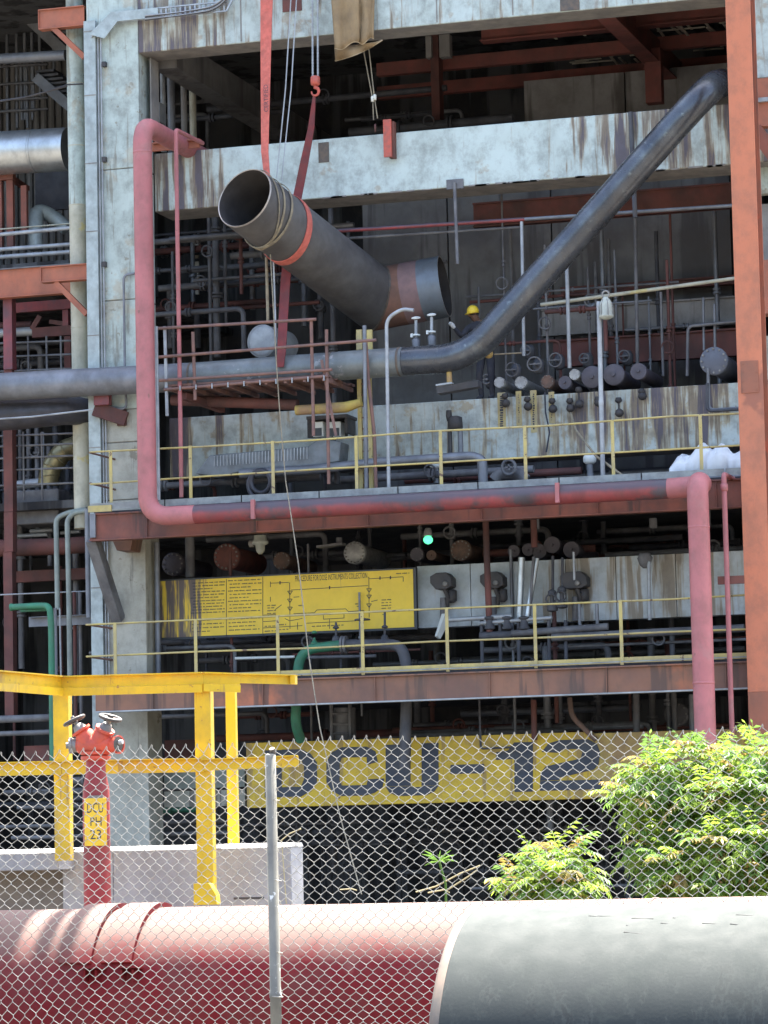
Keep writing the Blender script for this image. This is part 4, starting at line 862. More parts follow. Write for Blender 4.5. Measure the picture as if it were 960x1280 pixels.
# ------------------------------------------------------------------ worker behind the diagonal pipe
def person():
    base = P(601, 500, YM+.35); base.z = MZT
    t = thing('person', 'worker in yellow helmet and dark clothes behind the diagonal pipe bend', 'person', base)
    hx = P(598, 393, YM+.3); sc_z = (hx.z-MZT)/1.52
    B = lambda x, y, z: Vector((base.x+x, base.y+y, MZT+z*sc_z))
    J = {'pel': B(.12, 0, .88), 'sp': B(.1, -.02, 1.08), 'ch': B(.05, -.06, 1.26), 'nk': B(0, -.1, 1.40), 'hd': B(-.05, -.14, 1.47), 'ht': B(-.07, -.17, 1.57),
         'sl': B(-.14, -.12, 1.30), 'el': B(-.26, -.28, 1.12), 'wl': B(-.36, -.42, 1.27), 'sr': B(.2, .02, 1.30), 'er': B(.24, -.14, 1.06), 'wr': B(.02, -.36, 1.06),
         'hl': B(.04, 0, .85), 'kl': B(.0, -.06, .46), 'al': B(.02, 0, .07), 'fl': B(-.02, -.16, .03), 'hr': B(.2, 0, .85), 'kr': B(.22, -.04, .46), 'ar': B(.22, .02, .07), 'fr': B(.2, -.14, .03)}
    rad = {'pel': .15, 'sp': .14, 'ch': .16, 'nk': .06, 'hd': .085, 'ht': .08, 'sl': .075, 'el': .055, 'wl': .04, 'sr': .075, 'er': .055, 'wr': .04, 'hl': .1, 'kl': .07, 'al': .05, 'fl': .045, 'hr': .1, 'kr': .07, 'ar': .05, 'fr': .045}
    E_ = [('pel', 'sp'), ('sp', 'ch'), ('ch', 'nk'), ('nk', 'hd'), ('hd', 'ht'), ('ch', 'sl'), ('sl', 'el'), ('el', 'wl'), ('ch', 'sr'), ('sr', 'er'), ('er', 'wr'), ('pel', 'hl'), ('hl', 'kl'), ('kl', 'al'), ('al', 'fl'), ('pel', 'hr'), ('hr', 'kr'), ('kr', 'ar'), ('ar', 'fr')]
    ks = list(J); me = bpy.data.meshes.new('body'); me.from_pydata([J[k] for k in ks], [(ks.index(a), ks.index(b)) for a, b in E_], [])
    o = link('body', me, t); md = o.modifiers.new('skin', 'SKIN'); sd = o.modifiers.new('sub', 'SUBSURF'); sd.levels = sd.render_levels = 2
    for i, k in enumerate(ks):
        s_ = me.skin_vertices[0].data[i]; s_.radius = (rad[k], rad[k]); s_.use_root = (k == 'pel')
    bpy.context.view_layer.update()
    m2 = bpy.data.meshes.new_from_object(o.evaluated_get(bpy.context.evaluated_depsgraph_get())); o.modifiers.clear(); o.data = m2
    m2.materials.clear(); m2.materials.append(MATS['shirt']); m2.materials.append(MATS['skin'])
    for p in m2.polygons:
        p.use_smooth = True; c = p.center
        if c.z > J['nk'].z-.01: p.material_index = 1
    hd = J['hd'].lerp(J['ht'], .5); fw = Vector((-.75, -.62, -.22)).normalized(); up = Vector((-.12, -.1, 1)).normalized()
    MB().lathe(hd+fw*.07-up*.02, fw, [(0, .02), (.02, .018), (.04, .008)], 8).build('nose', 'skin', t)
    side = fw.cross(up).normalized()
    for s_ in (-1, 1):
        MB().lathe(hd+side*(.085*s_), side*s_, [(-.005, .02), (.01, .026), (.018, .012)], 8).build('ear', 'skin', t)
        MB().lathe(hd+fw*.075+side*(.032*s_)+up*.022, fw, [(-.005, .012), (.008, .008)], 8).build('eye', 'hair', t)
    MB().bar(hd+fw*.078-up*.055-side*.025, hd+fw*.078-up*.055+side*.025, .008, .012).build('mouth', 'hair', t)
    prof = [(-.05, .108), (-.03, .112), (0, .112), (.04, .105), (.075, .083), (.1, .05), (.112, .012)]
    h = MB().lathe(hd+up*.05, up, prof, 18).build('helmet', 'helmet', t)
    MB().lathe(hd+up*.005+fw*.03, up, [(0, .12), (.004, .135), (.012, .135), (.02, .11)], 18).build('brim', 'helmet', h)
    MB().lathe(hd-fw*.02-up*.03, up, [(0, .085), (.04, .1), (.06, .1)], 14).build('hair', 'hair', t)
    for w_, e_ in (('wl', 'el'), ('wr', 'er')):
        wv = J[w_]; d = (J[w_]-J[e_]).normalized(); a = d.cross(Vector((0, 0, 1))).normalized(); hd_ = MB()
        hd_.tube([wv-d*.02, wv+d*.04, wv+d*.09], [.03, .042, .036], 8)
        for k in range(4): hd_.tube([wv+d*.08+a*(.018*(k-1.5)), wv+d*(.125-.008*abs(k-1.2))+a*(.02*(k-1.5)), wv+d*.13+a*(.02*(k-1.5))+Vector((0, 0, -.035))], [.011, .010, .008], 6)
        hd_.tube([wv+d*.03+a*.035, wv+d*.07+a*.06, wv+d*.1+a*.055], [.013, .012, .009], 6)
        hd_.build('gloved_hand', 'glove', t)
person()

# ================================================================== LOWER LEVEL
YB = 58.85
t = thing('instruction_board', 'long yellow instruction board with flow diagram, left end corroded', 'sign board', P(360, 795, YB))
zt, zb = P(360, 719, YB).z, P(360, 790.5, YB).z; bx0, bx1 = PX(201, YB, 760), PX(517, YB, 750)
MB().box((bx0-.02, YB+.004, zb-.04), (bx1+.05, YB+.06, zt+.03)).build('frame', 'board_frame', t)
bd = MB().box((bx0, YB-.01, zb), (bx1, YB+.003, zt)).build('board_face', 'board_yellow', t)
random.seed(5)
BZ = YB-.0125
def bp(px, py): return P(px, py, BZ)
def scrib(rows, m='ink', h=1.5):
    mb = MB()
    for x0, x1, y in rows:
        x = x0
        while x < x1-1:
            wd = random.uniform(2.5, 8); xe = min(x+wd, x1); c = x
            while c < xe-.5:
                cw = random.uniform(.45, .95); hh = h*random.uniform(.65, 1.0); yy = y-.045*(c-x0)
                a, b = bp(c, yy-hh/2), bp(c+cw, yy+hh/2); mb.box((a.x, BZ, a.z), (b.x, BZ+.002, b.z)); c += cw+.3
            x = xe+1.3
    mb.build('lettering', m, bd)
rows = []
for k in range(11): rows.append((238+random.uniform(0, 4), 281-random.uniform(0, 14) if k % 3 == 2 else 281, 729+k*3.75))
for k in range(4): rows.append((240, 281-(18 if k in (0, 3) else 1), 776+k*4.6))
scrib(rows)
rows = []
for k in range(10): rows.append((285+(2 if k % 3 else 0), 327-random.uniform(0, 18) if k % 3 == 2 else 327, 726+k*4.3))
for k in range(4): rows.append((286, 326-random.uniform(0, 8), 774+k*4.6))
scrib(rows)
scrib([(333+random.uniform(0, 2), 345, y) for y in (757, 760, 763.5, 767, 770)]+[(331, 345, 783), (331, 345, 789), (349, 358, 781), (349, 360, 787), (373, 378, 757), (444, 450, 755), (446, 449, 758)]+[(477, 489, y) for y in (750, 753.5, 757, 760.5, 764)]+[(390, 430, 783)]+[(495, 512, 717)]+[(478, 482, 768)], h=1.6)
text_mesh('PROCEDURE FOR DOSE INSTRUMENTS COLLECTION', .105, bp(459, 720).x-bp(369, 724).x, bp(369, 727), Vector((1, 0, 0)), Vector((0, 0, 1)), 'ink', bd)
ln = MB()
def seg(a, b, wd=.75):
    p, q = bp(*a), bp(*b); ln.bar(p, q, .003, wd*.0144, Vector((0, 0, 1)) if abs(p.z-q.z) < abs(p.x-q.x) else Vector((1, 0, 0)))
for a, b in (((283, 724), (283, 797)), ((328.5, 721), (328.5, 795)), ((338, 729), (361, 728)), ((338, 727), (338, 734)), ((362, 728), (362.5, 786)), ((364, 737.5), (460, 732)), ((461, 721), (461.5, 772)), ((461, 723.5), (504, 721)), ((504, 721), (504, 727)),
        ((404, 768), (404.5, 774)), ((404, 774), (430, 772.5)), ((430, 767), (430, 772.5)), ((383, 779), (445, 776)), ((367, 767), (393, 766)), ((396, 762.5), (432, 761)), ((393, 766), (396, 762.5)), ((432, 761), (436, 765)), ((393, 767.5), (436, 765.5)), ((436, 764.5), (455, 763)), ((338, 746), (338, 752)),
        ((344, 762), (352, 756)), ((367, 746.5), (374, 746)), ((464, 752), (472, 750)), ((412, 774), (412, 786)), ((356, 773), (362, 776)), ((362, 776), (368, 775)), ((368, 775), (378, 773)), ((372, 778), (372, 787)), ((329, 769), (345, 768)), ((329, 777), (345, 776)), ((329, 785), (378, 782))): seg(a, b)
for cx, cy in ((362.5, 741), (362.5, 761), (461.3, 738), (461.3, 757), (362.3, 751), (461.3, 746)):
    for s_ in (-1, 1): seg((cx-3*s_, cy-2.2), (cx, cy+2.4), .8)
    seg((cx-3, cy-2.2), (cx+3, cy-2.2), .8)
for cx, cy in ((350, 728.5), (412, 734.5), (475, 722.5), (488, 722)): seg((cx, cy-2), (cx, cy+2), 1.6)
ln.build('flow_diagram', 'ink', bd)
# white panel
t = thing('clad_wall', 'white wall panel with black boxes right of the yellow board', 'panel', P(700, 780, YB+.2))
YN = YB+.25; zt, zb = (P(580, 704, YN).z+P(850, 693, YN).z)/2, (P(580, 782, YN).z+P(850, 772, YN).z)/2
for a, b in ((522, 588), (588.8, 641), (641.8, 707), (707.8, 770), (770.8, 845), (845.8, 985)):
    MB().box((PX(a, YN, 740), YN, zb), (PX(b, YN, 740), YN+.3, zt)).build('panel_sheet', 'panel_white', t, .006)
for lab, cx, cy, w_ in (('black boxed instrument left on the white panel', 557, 727, 27), ('black boxed instrument middle on the white panel', 620, 726, 29), ('black boxed instrument right on the white panel by the valves', 722, 726, 33)):
    t = thing('instrument_box', lab, 'instrument', P(cx, cy+10, YN))
    a = P(cx-w_/2, cy-9, YN); b = P(cx+w_/2, cy+9, YN); k = .06
    MB().prism([(a.x, a.z-k), (a.x+.12, a.z), (b.x-.1, a.z), (b.x, a.z-.1), (b.x, b.z+.03), (b.x-.1, b.z-.02), (a.x+.1, b.z-.02), (a.x, b.z+.1)], YN-.32, YN-.003).build('housing', 'box_dark', t, .01)
    MB().lathe(P(cx, cy+3, YN-.32), (-.15, -1, .1), [(0, .05), (.03, .05), (.04, .035)], 12).build('dial', 'cast_grey', t)
    MB().tube([P(cx-2, cy+8, YN-.25), P(cx+3, cy+20, YN-.2), P(cx+2, cy+33, YN-.1)], .04, 8).build('cable', 'box_dark', t)
    MB().lathe(P(cx+8, cy+10, YN-.12), (0, 0, -1), [(0, .05), (.02, .09), (.2, .09), (.24, .04)], 10).build('gland', 'box_dark', t)
    MB().tube([P(cx-3, cy+20, YN-.15), P(cx-3, cy+50, YN-.15)], .06, 8).build('stand', 'soot_grey', t)
tag(MB().bar(P(558, 770, YN-.3), P(547, 797, YN-.5), .1, .16, taper=.6).build('rag', 'gauge_face'), 'white rag hanging at the lower railing before the panel', 'rag')
for lab, pts, r, m in (('vertical silver strut in front of the white panel', [(652, 697, 58.7), (649, 775, 58.7)], 4.2, 'alu'), ('slanted silver strut in front of the white panel', [(671, 698, 58.7), (658, 775, 58.6)], 3.6, 'alu'), ('thin dark green pipe crossing the slanted silver strut', [(667, 696, 58.6), (662, 770, 58.6)], 1.8, 'soot_grey'),
        ('brown red post before the middle boxed instrument', [(607, 652, 58.4), (612, 790, 58.4)], 4, 'soot_red'), ('short brown post above the silver struts', [(667, 650, 58.6), (668, 684, 58.6)], 4, 'soot_red'),
        ('thin dark pipe left of the right instrument', [(691, 695, 58.8), (691, 760, 58.8)], 1.8, 'soot_steel'), ('thin dark pipe beside the right instrument', [(703, 697, 58.8), (703, 760, 58.8)], 1.8, 'soot_steel'), ('thin pale pipe through the right instrument', [(717, 690, 58.4), (718, 725, 58.4)], 1.5, 'light_pipe'),
        ('thin grey pipe on the right of the white panel', [(811, 702, 58.7), (812, 775, 58.7)], 2.4, 'light_pipe'), ('thin brown pipe on the right half of the white panel', [(746, 755, 58.6), (747, 785, 58.6)], 2.2, 'grey_pipe'), ('thin grey pipe right of the instrument stand', [(724, 755, 58.6), (725, 787, 58.6)], 2.0, 'grey_pipe'),
        ('slate blue post left of the yellow board', [(196, 678, 58.3), (198, 850, 58.3)], 3.6, 'grey_pipe'), ('grey post left of the large rust red flange', [(237, 672, 59.2), (238, 722, 59.2)], 6, 'soot_grey')):
    pipe('thin_pipe', lab, 'pipe', pts, r, m, n=10)
for lab, px, py in (('small dark valve left below the right instrument', 690, 741), ('small dark valve with round head below the right instrument', 702, 737)):
    t = thing('needle_valve', lab, 'valve', P(px, py, 58.7)); c = P(px, py, 58.65)
    MB().lathe(c, (0, 0, -1), [(-.06, .03), (-.03, .075), (.03, .08), (.07, .04), (.2, .04), (.22, .1), (.32, .1), (.34, .04)], 10).build('body', 'soot_steel', t)
    MB().torus(c+Vector((0, -.08, -.12)), (0, 1, .2), .09, .016, 14, 6).build('handwheel', 'soot_steel', t)
t = thing('pipe_manifold', 'grey horizontal manifold pipes below the white panel', 'pipe', P(640, 790, 58.4))
for a, b, r, m in (((560, 775), (640, 770), 3, 'light_pipe'), ((600, 779), (690, 772), 2.5, 'light_pipe'), ((640, 792), (760, 783), 4.5, 'soot_grey'), ((690, 797), (930, 785), 5, 'soot_grey'), ((600, 795), (640, 793), 5, 'soot_steel')):
    MB().tube([P(*a, 58.4), P(*b, 58.4)], r*.0142, 10).build('pipe_run', m, t)
for px in (602, 625, 648, 686, 707): MB().tube([P(px, 775, 58.45), P(px+1, 838, 58.45)], .035, 8).build('leg', 'soot_steel', t)
for px in (612, 634, 655): MB().lathe(P(px, 770, 58.4), (0, 0, -1), [(0, .04), (.02, .1), (.05, .1), (.07, .06), (.16, .075), (.2, .1), (.23, .1), (.25, .05)], 10).build('valve_body', 'soot_steel', t)
# lamps
t = thing('green_lamp', 'glowing green white lamp above the white panel', 'lamp', P(535, 672, 58.2))
c = P(535, 670, 58.2)
MB().lathe(c, (0, 0, -1), [(0, .03), (.01, .06), (.05, .085), (.09, .085), (.125, .06), (.145, .02)], 14).build('bulb_glass', 'lamp_green', t)
MB().lathe(c+Vector((0, 0, .14)), (0, 0, -1), [(0, .05), (.06, .075), (.138, .08)], 12).build('cap', 'galv', t)
t = thing('bulkhead_lamp', 'unlit grey well glass lamp above the board beside the red flange', 'lamp', P(325, 681, 58.2)); c = P(325, 668, 58.3)
MB().lathe(c, (0, 0, -1), [(0, .04), (.02, .11), (.1, .12), (.13, .15), (.17, .15), (.2, .09), (.3, .08), (.36, .03)], 14).build('glass_body', 'lamp_glass', t)
MB().lathe(c+Vector((-.12, 0, -.16)), (-1, 0, 0), [(0, .06), (.08, .07), (.1, .03)], 10).build('cable_gland', 'cast_grey', t)
t = thing('ceiling_fitting', 'dim flat lamp fitting hanging above the board title', 'lamp', P(425, 683, 58.6))
MB().bar(P(398, 684, 58.6), P(430, 680, 58.6), .25, .04).build('shade', 'soot_grey', t); MB().tube([P(424, 672, 58.6), P(424, 682, 58.6)], .06, 8).build('stem', 'soot_grey', t)
t = thing('ceiling_fitting', 'dark hanging fitting under the walkway right of the white panel middle', 'lamp', P(806, 700, 58.6))
MB().tube([P(816, 648, 58.6), P(817, 660, 58.6)], .07, 8).build('stem', 'soot_grey', t); MB().lathe(P(806, 692, 58.75), (0, 0, -1), [(0, .1), (.08, .14), (.2, .1), (.26, .04)], 10).build('body', 'soot_grey', t)
# green goose pipe
t = thing('green_pipe', 'green inverted U pipe turning dark behind the lower railing', 'pipe', P(374, 920, 57.6))
MB().tube(L3([(376, 925, 57.9), (369, 905, 57.6), (374, 812, 57.6), (430, 806, 57.6)]), .09, 14, .35, nb=7).build('green_leg', 'green_paint', t)
MB().tube(L3([(430.5, 806, 57.6), (502, 806, 57.6), (509, 835, 57.6), (506, 960, 57.6)]), .1, 14, .35, nb=7).build('dark_leg', 'soot_steel', t)
for p_ in ((430, 806),): MB().lathe(P(*p_, 57.6)-Vector((.05, 0, 0)), (1, 0, 0), [(0, .1), (.005, .16), (.045, .16), (.05, .1), (.06, .16), (.1, .16)], 14).build('flange', 'soot_grey', t)
for lab, px, y0, y1, hw in (('black stem valve with wide handwheel in front of the board', 453, 775, 812, 20), ('black stem valve in front of the board right side', 481, 765, 805, 8), ('black stem valve before the diagram rectangle', 420, 778, 806, 8), ('pale green tee valve below the board', 393, 797, 812, 7)):
    t = thing('stem_valve', lab, 'valve', P(px, y1, 57.8)); m_ = 'green_paint' if 'green' in lab else 'soot_steel'
    MB().tube([P(px, y0, 57.8), P(px, y1, 57.8)], .022, 8).build('stem', m_, t)
    MB().lathe(P(px, y0+1 if hw > 7 and px == 453 else y1-20, 57.8), (0, 0, 1), [(0, .04), (.01, hw*.0072), (.03, hw*.0072), (.05, .03)], 12).build('handwheel', m_, t)
    MB().lathe(P(px, y1-8, 57.8), (0, 0, -1), [(-.05, .04), (0, .07), (.1, .09), (.16, .05)], 10).build('bonnet', m_, t)
pipe('white_tube', 'bright white tube lying left behind the lower railing', 'pipe', [(294, 823, 58.6), (368, 821, 58.6)], 1.8, 'gauge_face', n=8)
pipe('white_tube', 'dull grey tube behind the lower railing beside the green pipe', 'pipe', [(382, 822, 58.8), (470, 820, 58.8)], 2.2, 'soot_grey', n=8)
# ------------------------------------------------------------------ letter sign
YL = 58.2
t = thing('letter_sign', 'weathered yellow sign beam with big dark letters DCU-12', 'sign', P(540, 1005, YL))
zt, zb = P(530, 921.5, YL).z, P(530, 1004, YL).z; sx0 = PX(308, YL, 960)
MB().box((sx0, YL, zb), (PX(738, YL, 960), YL+.35, zt)).build('sign_face', 'sign_yellow', t, .008)
MB().box((PX(738.3, YL, 960), YL+.006, zb+.02), (PX(930, YL, 960), YL+.35, zt-.03)).build('corroded_face', 'sign_rust', t, .008)
ldw = Vector((0, -.01, 0))
def lett(pieces, ch):
    mb = MB()
    for pl in pieces:
        mb.prism([(P(a, b, YL-.012).x, P(a, b, YL-.012).z) for a, b in pl], YL-.012, YL-.001)
    mb.build('letter', 'ink_blue', t)
def Rr(a, b, c, d, sl=0): return [(a, c), (b, c-.025*(b-a)), (b, d-.025*(b-a)), (a, d)]
lett([Rr(331, 352, 938, 997), Rr(352.2, 376, 937, 950), Rr(352.2, 376, 984, 996.4), [(376.2, 936.4), (388, 942), (396, 953), (396, 978), (388, 989), (376.2, 995.6), (376.2, 983), (380, 974), (380, 958), (376.2, 949)]], 'D')
lett([Rr(427.2, 458, 934, 947), Rr(427.2, 458, 982, 995), [(427, 934), (415, 940), (408, 952), (408, 978), (415, 989), (427, 995), (427, 982), (424.5, 976), (424.5, 954), (427, 947)], [(458.2, 933.2), (469, 939), (472, 952), (459, 956), (458.2, 946.2)], [(458.2, 981.2), (460, 974), (480, 973), (478, 984), (468, 991), (458.2, 994)]], 'C')
lett([Rr(482, 513, 931, 983), Rr(527, 548, 929, 982), [(482, 983.4), (513, 982.7), (516, 984), (527, 983.5), (527.2, 982.3), (548, 981.8), (543, 989), (533, 994), (497, 995), (487, 991)]], 'U')
lett([Rr(563, 605, 956, 967.5)], '-')
lett([Rr(643, 666, 928, 990), [(620, 940.5), (635, 938), (642.8, 928.1), (642.8, 948.5), (620, 950)]], '1')
lett([[(677, 940), (686, 929), (700, 925), (735, 924), (746, 930), (750, 940), (748, 955), (742, 962), (700, 972), (699, 975), (675, 976), (676, 966), (682, 958), (726, 948), (728, 940), (724, 936), (702, 937), (699, 941)], Rr(675, 752, 976.3, 988.5)], '2')
pipe('dark_post', 'dark brown post rising from the sign between letters and up', 'post', [(506, 925, YL-.3), (508, 870, YL-.3)], 7, 'soot_grey', n=12)
pipe('thin_pipe', 'thin black hook pipe hanging over the dash of the sign', 'pipe', [(599, 875, YL-.2), (601, 936, YL-.2), (640, 934, YL-.2)], 1.5, 'soot_steel', bend=.06, n=6)
pipe('bent_pipe', 'brown bent pipe leaning down to the right end of the sign', 'pipe', [(712, 872, YL-.1), (714, 895, YL-.1), (745, 925, YL-.1)], 3.2, 'brown_end', bend=.2, n=10)
pipe('thin_pipe', 'rusty short post left of the brown bent pipe', 'post', [(667, 875, YL-.1), (668, 925, YL-.1)], 3.6, 'soot_red', n=10)
t = thing('caged_ladder', 'dim grey ladder cage below the lower walkway beside the green pipe', 'ladder', P(425, 920, 58.8))
for px in (414, 437): MB().tube([P(px, 880, 58.8), P(px+1, 925, 58.8)], .035, 8).build('stile', 'soot_grey', t)
for yy in (892, 905, 917): MB().tube([P(414, yy, 58.8), P(438, yy, 58.8)], .025, 6).build('rung', 'soot_grey', t)
tag(MB().lathe(P(431, 885, 59), (0, 0, -1), [(0, .2), (.6, .2)], 14).build('small_vessel', 'soot_grey'), 'dim grey upright vessel behind the ladder cage', 'vessel')
for lab, px, w_ in (('grey green stub post near the downpipe below the walkway', 866, 5), ('dim brown post above the right end of the sign', 795, 4)): pipe('stub_post', lab, 'post', [(px, 868, 58.9), (px+1, 925, 58.9)], w_, 'soot_grey' if px < 800 else 'grey_pipe', n=10)
drum('dim round vessel end left of the red downpipe below walkway', 845, 893, 15, 60.2, 'soot_grey', 1.0, 10)
# pale panels on the lower left
t = thing('low_panel', 'pale green grey panel behind the yellow barrier posts', 'panel', P(270, 985, 59))
fbox(MB(), (205, 985), (306, 985), (255, 962), (255, 985), 59.0, 59.1).build('panel_sheet', 'pale_green', t); fbox(MB(), (205, 985), (306, 985), (255, 988), (255, 1008), 58.9, 59.0).build('panel_sheet', 'column_low', t)
tag(fbox(MB(), (206, 945), (245, 945), (225, 925), (225, 960), 59.5, 59.8).build('rust_box', 'soot_red'), 'dim rust red box behind the upper yellow barrier bay', 'box')

# ================================================================== DARK FILL PIPEWORK IN THE DEPTH
random.seed(21)
ORD = 'first second third fourth fifth sixth seventh eighth ninth tenth eleventh twelfth thirteenth fourteenth fifteenth sixteenth seventeenth eighteenth nineteenth twentieth'.split()
def fill(n, xr_, yr_, Yr, vertical, lab, grp, mats_, rr=(1.5, 5)):
    pxs = sorted(random.uniform(*xr_) for _ in range(n))
    for k in range(n):
        px, py, Y = pxs[k], random.uniform(*yr_), random.uniform(*Yr); r = random.uniform(*rr)*m_per_px(Y); L_ = random.uniform(.6, 2.2)
        c = P(px, py, Y)
        if vertical: q = [c-Vector((0, 0, L_)), c+Vector((0, 0, L_))]
        elif k % 3: q = [c-Vector((L_*1.3, 0, 0)), c+Vector((L_*1.3, 0, 0))]
        else: q = [c-Vector((L_, 0, 0)), c+Vector((L_*.5, 0, 0)), c+Vector((L_*.5, 0, -.8))]
        m_ = random.choice(mats_); t = thing('shadow_pipe', lab+', '+ORD[k]+' from left', 'pipe', c, grp)
        MB().tube(q, r, 8, .15).build('pipe_run', m_, t)
        d = (q[1]-q[0]).normalized()
        for u in ((.3, .62) if k % 2 else (.5,)):
            cc = q[0].lerp(q[1], u); MB().lathe(cc-d*.06, d, [(0, r*1.05), (.005, r*1.75), (.045, r*1.75), (.05, r*1.1), (.07, r*1.1), (.075, r*1.75), (.115, r*1.75), (.12, r*1.05)], 10).build('flange', m_, t)
        if k % 3 == 1: MB().torus(q[0].lerp(q[1], .5)+Vector((0, -.14, .06)), (0, 1, .3), .11, .018, 12, 5).build('handwheel', m_, t)
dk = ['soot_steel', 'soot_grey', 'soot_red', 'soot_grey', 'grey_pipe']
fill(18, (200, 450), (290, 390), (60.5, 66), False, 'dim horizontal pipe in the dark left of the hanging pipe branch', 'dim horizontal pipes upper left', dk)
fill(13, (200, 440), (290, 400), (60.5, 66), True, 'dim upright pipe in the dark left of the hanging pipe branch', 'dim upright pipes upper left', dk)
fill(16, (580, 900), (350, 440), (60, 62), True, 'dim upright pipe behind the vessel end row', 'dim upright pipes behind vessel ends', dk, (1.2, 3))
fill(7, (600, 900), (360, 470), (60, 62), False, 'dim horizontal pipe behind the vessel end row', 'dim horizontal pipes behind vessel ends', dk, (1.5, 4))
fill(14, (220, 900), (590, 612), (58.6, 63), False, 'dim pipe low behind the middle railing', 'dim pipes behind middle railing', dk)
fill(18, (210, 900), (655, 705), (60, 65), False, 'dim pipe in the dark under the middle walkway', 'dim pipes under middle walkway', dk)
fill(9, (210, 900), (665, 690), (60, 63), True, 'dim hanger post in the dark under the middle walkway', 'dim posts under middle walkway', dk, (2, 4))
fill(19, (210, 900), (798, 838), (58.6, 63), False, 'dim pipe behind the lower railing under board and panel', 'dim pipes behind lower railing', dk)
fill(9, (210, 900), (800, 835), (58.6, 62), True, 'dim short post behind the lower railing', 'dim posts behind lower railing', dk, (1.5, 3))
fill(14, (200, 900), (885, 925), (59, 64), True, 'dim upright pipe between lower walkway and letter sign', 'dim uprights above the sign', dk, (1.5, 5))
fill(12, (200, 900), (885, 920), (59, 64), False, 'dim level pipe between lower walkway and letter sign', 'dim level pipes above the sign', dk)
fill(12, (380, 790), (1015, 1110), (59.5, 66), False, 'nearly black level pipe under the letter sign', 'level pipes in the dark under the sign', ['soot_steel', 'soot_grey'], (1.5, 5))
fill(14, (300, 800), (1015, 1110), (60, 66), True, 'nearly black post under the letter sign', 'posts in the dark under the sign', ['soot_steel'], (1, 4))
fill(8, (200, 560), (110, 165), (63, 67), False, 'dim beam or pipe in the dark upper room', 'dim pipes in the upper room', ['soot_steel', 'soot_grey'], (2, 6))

# ================================================================== LEFT PIPE STRUCTURE
tag(fbox(MB(), (-150, 100), (104, 100), (50, -80), (50, 330), 65.0, 65.2).build('ribbed_wall', 'conc'), 'dim grey ribbed wall behind the aluminium duct at upper left', 'wall')
o = bpy.data.objects['ribbed_wall']
for k in range(14):
    x = PX(-20+k*9.3, 64.9, 100); MB().box((x, 64.9, PZ(330, 64.9, 50)), (x+.05, 64.998, PZ(-80, 64.9, 50))).build('rib', 'dark_conc', o)
tag(fbox(MB(), (44, 235), (90, 235), (70, 214), (70, 262), 63.0, 63.1).build('dark_hatch', 'soot_steel'), 'black hatch opening below the aluminium duct', 'hatch')
t = thing('scaffold', 'grey tube scaffold with dark stairs at the upper left corner', 'scaffold', P(30, 160, 63))
for px, y0, y1 in ((8, -40, 170), (20, -40, 160), (30, -40, 150), (39, -20, 150), (49, 20, 120), (66, -30, 90), (26, 82, 150), (33, 82, 160), (41, 80, 140)):
    MB().tube([P(px, y0, 63), P(px+1.5, y1, 63)], .035, 6).build('standard', 'grey_pipe', t)
for y in (12, 38, 82, 104, 124, 138): MB().tube([P(-10, y+2, 62.9), P(60, y-2, 62.9)], .028, 6).build('ledger', 'soot_grey', t)
for k in range(9):
    a = P(30+k*6.5, 10+k*6, 62.4); MB().box(a, a+Vector((.42, .5, -.05))).build('tread', 'soot_grey', t)
for k in range(8):
    a = P(44+k*5.5, 88+k*5, 62.2); MB().box(a, a+Vector((.4, .5, -.05))).build('tread', 'soot_steel', t)
MB().bar(P(30, 18, 62.35), P(88, 72, 62.35), .04, .22).build('stringer', 'grey_pipe', t); MB().bar(P(44, 96, 62.15), P(88, 134, 62.15), .04, .2).build('stringer', 'grey_pipe', t)
pipe('grey_pipe', 'slim grey pipe crossing above the aluminium duct', 'pipe', [(-40, 76, 60.2), (82, 69, 60.2)], 7, 'grey_pipe', n=14)
t = thing('aluminium_duct', 'shiny aluminium clad duct with dent at upper left', 'duct', P(40, 190, 60.2))
for a, b in ((-60, 2), (2.4, 44), (44.4, 86)):
    MB().tube([P(a, 191.5-.06*a, 60.2), P(b, 191.5-.06*b, 60.2)], 28.5*m_per_px(60.2), 28).build('clad_section', 'alu', t)
for px in (2.2, 44.2): MB().lathe(P(px, 191.5-.06*px, 60.2)-Vector((.03, 0, 0)), (1, 0, 0), [(0, 28.4*m_per_px(60.2)), (.005, 28.9*m_per_px(60.2)), (.055, 28.9*m_per_px(60.2)), (.06, 28.4*m_per_px(60.2))], 28).build('lap_band', 'alu', t)
t = thing('cream_pipe', 'broad cream vertical pipe beside the white column', 'pipe', P(96, 430, 58.5))
for y0, y1, m in ((-40, 105, 'column_paint'), (105.4, 183, 'column_paint'), (183.4, 257, 'column_paint'), (257.4, 410, 'cream_pipe'), (410.4, 470, 'cream_pipe'), (470.4, 660, 'cream_pipe')):
    MB().tube([P(94.5+.017*y0-1.5, y0, 58.6), P(94.5+.017*y1-1.5, y1, 58.6)], 11.6*m_per_px(58.6), 20).build('pipe_length', m, t)
    MB().lathe(P(94.5+.017*y1-1.5, y1, 58.6)-Vector((0, 0, .012)), (0, 0, 1), [(0, 11.6*m_per_px(58.6)), (.004, 11.9*m_per_px(58.6)), (.02, 11.9*m_per_px(58.6)), (.024, 11.6*m_per_px(58.6))], 20).build('lap_joint', 'cream_pipe', t)
